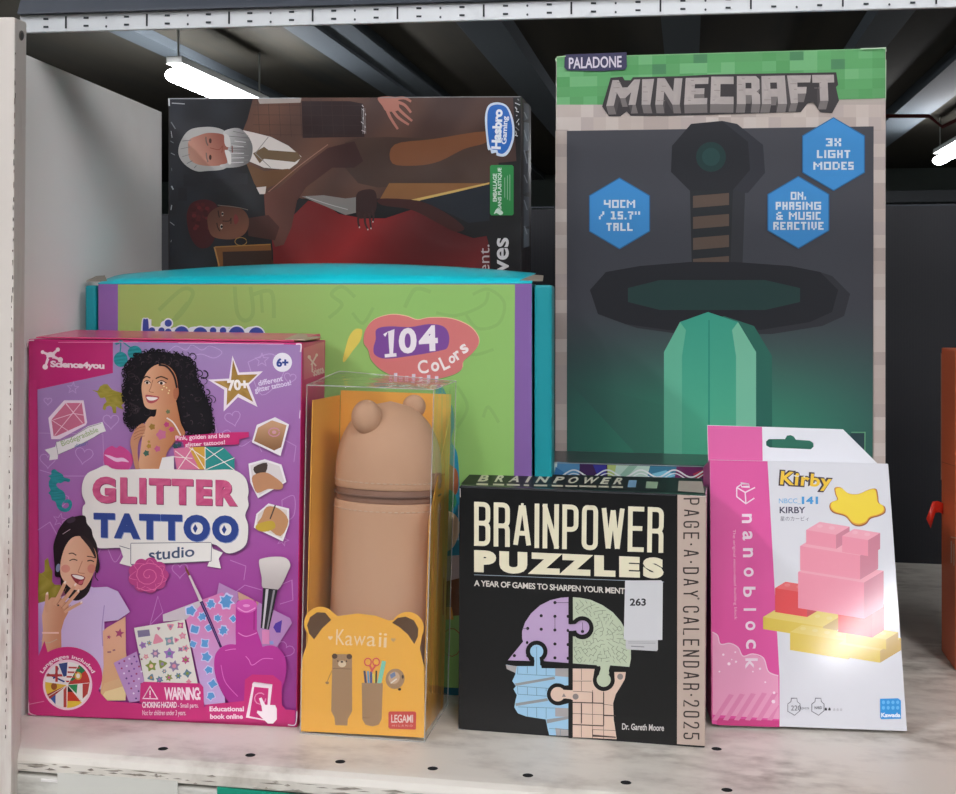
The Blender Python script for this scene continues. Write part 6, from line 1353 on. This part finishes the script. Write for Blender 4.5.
# the pencil case itself
CASE = empty('bear_pencil_case', tuple(KP(.5, .5, .5) * 1.0), 'beige bear-headed pencil case with round ears and a zip inside the clear box', 'pencil case')
M_SIL = plain('beige_soft_silicone', '#c49a7c', .62, noise=.015, spec=.3)
M_ZIP = plain('brown_zip_tape', '#8a6552', .6)
M_THR = plain('pale_stitch_thread', '#c9ab92', .7)
base = KP(.53, 0, .50); base.z = 0.003
axv = (KP(.56, 1, .50) - base).normalized()
s1 = exk; s2 = axv.cross(s1).normalized(); s1 = s2.cross(axv).normalized()
RXc, RYc = 0.0350, 0.0275
zz = 0.1385; HT = 0.2015
def shellprof(lo, hi, n_=14, dome=False, rr=1.0):
    P = []
    if dome:
        for i in range(n_ + 1):
            t = i / n_; a = t * math.pi / 2; P.append((lo + (hi - lo) * math.sin(a) ** .92, max(rr * (1 - t ** 2.7 * 1.0) if t < 1 else 0, 0.0)))
        P = [(lo + (hi - lo) * (i / n_), rr * math.sqrt(max(0, 1 - max(0, (i / n_ - .12) / .88) ** 2.35))) for i in range(n_ + 1)]
    return P
def lathe(name, prof, mat, parent, seg=40, cap0=True):
    vs, fs = [], []
    for h, r in prof:
        for j in range(seg):
            a = 2 * math.pi * j / seg; vs.append(base + axv * h + s1 * (RXc * r * math.cos(a)) + s2 * (RYc * r * math.sin(a)))
    for i in range(len(prof) - 1):
        for j in range(seg): fs.append((i * seg + j, i * seg + (j + 1) % seg, (i + 1) * seg + (j + 1) % seg, (i + 1) * seg + j))
    fs.append(tuple(range(seg))[::-1]); fs.append(tuple(range((len(prof) - 1) * seg, len(prof) * seg)))
    return raw_mesh(name, vs, fs, mat, parent, smooth=True)
lathe('case_body', [(0, .2), (.0, .80), (.002, .93), (.006, .98), (.02, 1), (zz - .012, 1.0), (zz - .002, 1.0), (zz - .0005, .985), (zz - .0003, .9)], M_SIL, CASE)
zb = lathe('zip_band', [(zz - .001, .9), (zz - .001, .955), (zz + .001, .97), (zz + .0025, .955), (zz + .004, .985), (zz + .0052, .955), (zz + .0072, .97), (zz + .0085, .955), (zz + .0085, .9)], M_ZIP, CASE)
head = lathe('head', [(zz + .0078, .9), (zz + .008, .985)] + shellprof(zz + .0085, HT, 18, True), M_SIL, CASE)
def blob(name, c, r, mat, parent, sc_=(1, 1, 1)):
    bm = bmesh.new(); bmesh.ops.create_icosphere(bm, subdivisions=4, radius=1)
    vs = [c + s1 * (v.co.x * r * sc_[0]) + s2 * (v.co.y * r * sc_[1]) + axv * (v.co.z * r * sc_[2]) for v in bm.verts]; fs = [tuple(v.index for v in f.verts) for f in bm.faces]; bm.free()
    return raw_mesh(name, vs, fs, mat, parent, smooth=True)
def depth_pt(px, py, d):
    f = Face(FP2.p + dpc * d, FP2.ex, FP2.up); return f.at(px, py)
blob('ear', depth_pt(366.5, 417, .22), .0098, M_SIL, CASE, (1, .8, 1.12)); blob('ear', depth_pt(414, 406.5, .62), .0078, M_SIL, CASE, (1, .8, 1.0))
for hh, nm_ in ((zz - .0052, 'lower_stitching'), (zz + .0125, 'upper_stitching')):
    vs_, fs_ = [], []; n_ = 56
    for j in range(n_):
        a0, a1 = 2 * math.pi * j / n_, 2 * math.pi * (j + .6) / n_
        def pp_(a, dh, r): return base + axv * (hh + dh) + s1 * (RXc * r * math.cos(a)) + s2 * (RYc * r * math.sin(a))
        b0 = len(vs_); vs_ += [pp_(a0, -.0004, 1.002), pp_(a1, -.0004, 1.002), pp_(a1, .0004, 1.002), pp_(a0, .0004, 1.002), pp_(a0, -.0002, 1.012), pp_(a1, -.0002, 1.012), pp_(a1, .0002, 1.012), pp_(a0, .0002, 1.012)]
        fs_ += [tuple(b0 + i for i in f) for f in BOXF]
    raw_mesh(nm_, vs_, fs_, M_THR, zb)
tube('zip_teeth', [base + axv * (zz + .004) + s1 * (RXc * .992 * math.cos(2 * math.pi * j / 40)) + s2 * (RYc * .992 * math.sin(2 * math.pi * j / 40)) for j in range(41)], .0007, plain('zip_teeth_brown', '#6f4f40', .4), zb, n=6)

# ---- orange box cut by the right edge --------------------------------
ORB = empty('orange_box', (0.27, 0.925, 0), 'orange-red box at the right edge with a red ribbon pull', 'box')
o1 = on_z(955.5, 671); o2 = on_z(941.6, 651); zt = on_x(955.5, 350.5, o1.x).z
fv = [Vector((o1.x, o1.y, 0)), Vector((o1.x + .16, o1.y, 0)), Vector((o1.x + .16, o1.y, zt)), Vector((o1.x, o1.y, zt))]
ob_ = carton('carton', fv, Vector((0, o2.y - o1.y, 0)), lambda c, n: '#dc6a40', ORB, INK_SATIN, bevel=.0012)
FO = Face((o1.x, o1.y, 0), (0, 1, 0), (0, 0, 1)); pt = Part(FO)
pt.text('BOX', 946.5, 545, 956, 553, '#e5b9a4', .02, rot=90) if False else None
pt.line([(951, 537), (956, 538)], 1.2, '#e9c7b5'); pt.line([(951.5, 541), (951.5, 563)], 1.3, '#e9c7b5'); pt.line([(954, 544), (954, 566)], 1.0, '#e3b39c')
pt.line([(942, 462), (955, 466)], .6, '#a8452a'); pt.line([(941.5, 353), (941.5, 480)], 1.0, '#c98a74')
pt.build('side_print', ob_, INK_SATIN)
M_RIB = plain('red_satin_ribbon', '#d2301f', .35, noise=.05)
r0 = on_x(943, 503, o1.x - .0006); r1 = on_x(943, 514, o1.x - .0006)
def off(p, dx, dz, dy=0): return p + Vector((dx, dy, dz))
rv = []; path = [(0, 0, 0), (-.004, .0015, 0), (-.008, .001, -.001), (-.0105, -.006, -.002), (-.0125, -.012, -.002)]
for dx, dz, dy in path: rv += [r0 + Vector((dx, dy, dz)), r1 + Vector((dx * .75, dy, dz * .9))]
rf = [(2 * i, 2 * i + 1, 2 * i + 3, 2 * i + 2) for i in range(len(path) - 1)]
rib = raw_mesh('ribbon_pull', rv, rf, M_RIB, ORB, smooth=True); sm = rib.modifiers.new('s', 'SOLIDIFY'); sm.thickness = .0006

sc.world = bpy.data.worlds.new('world'); sc.world.use_nodes = True
sc.world.node_tree.nodes['Background'].inputs['Color'].default_value = (.02, .021, .022, 1)
vw = sc.view_settings; vw.view_transform = 'Standard'; vw.look = 'None'; vw.gamma = 1; vw.use_curve_mapping = False; vw.exposure = EXPO
try: sc.cycles.max_bounces = 6; sc.cycles.transparent_max_bounces = 16; sc.cycles.caustics_reflective = False; sc.cycles.caustics_refractive = False
except Exception: pass
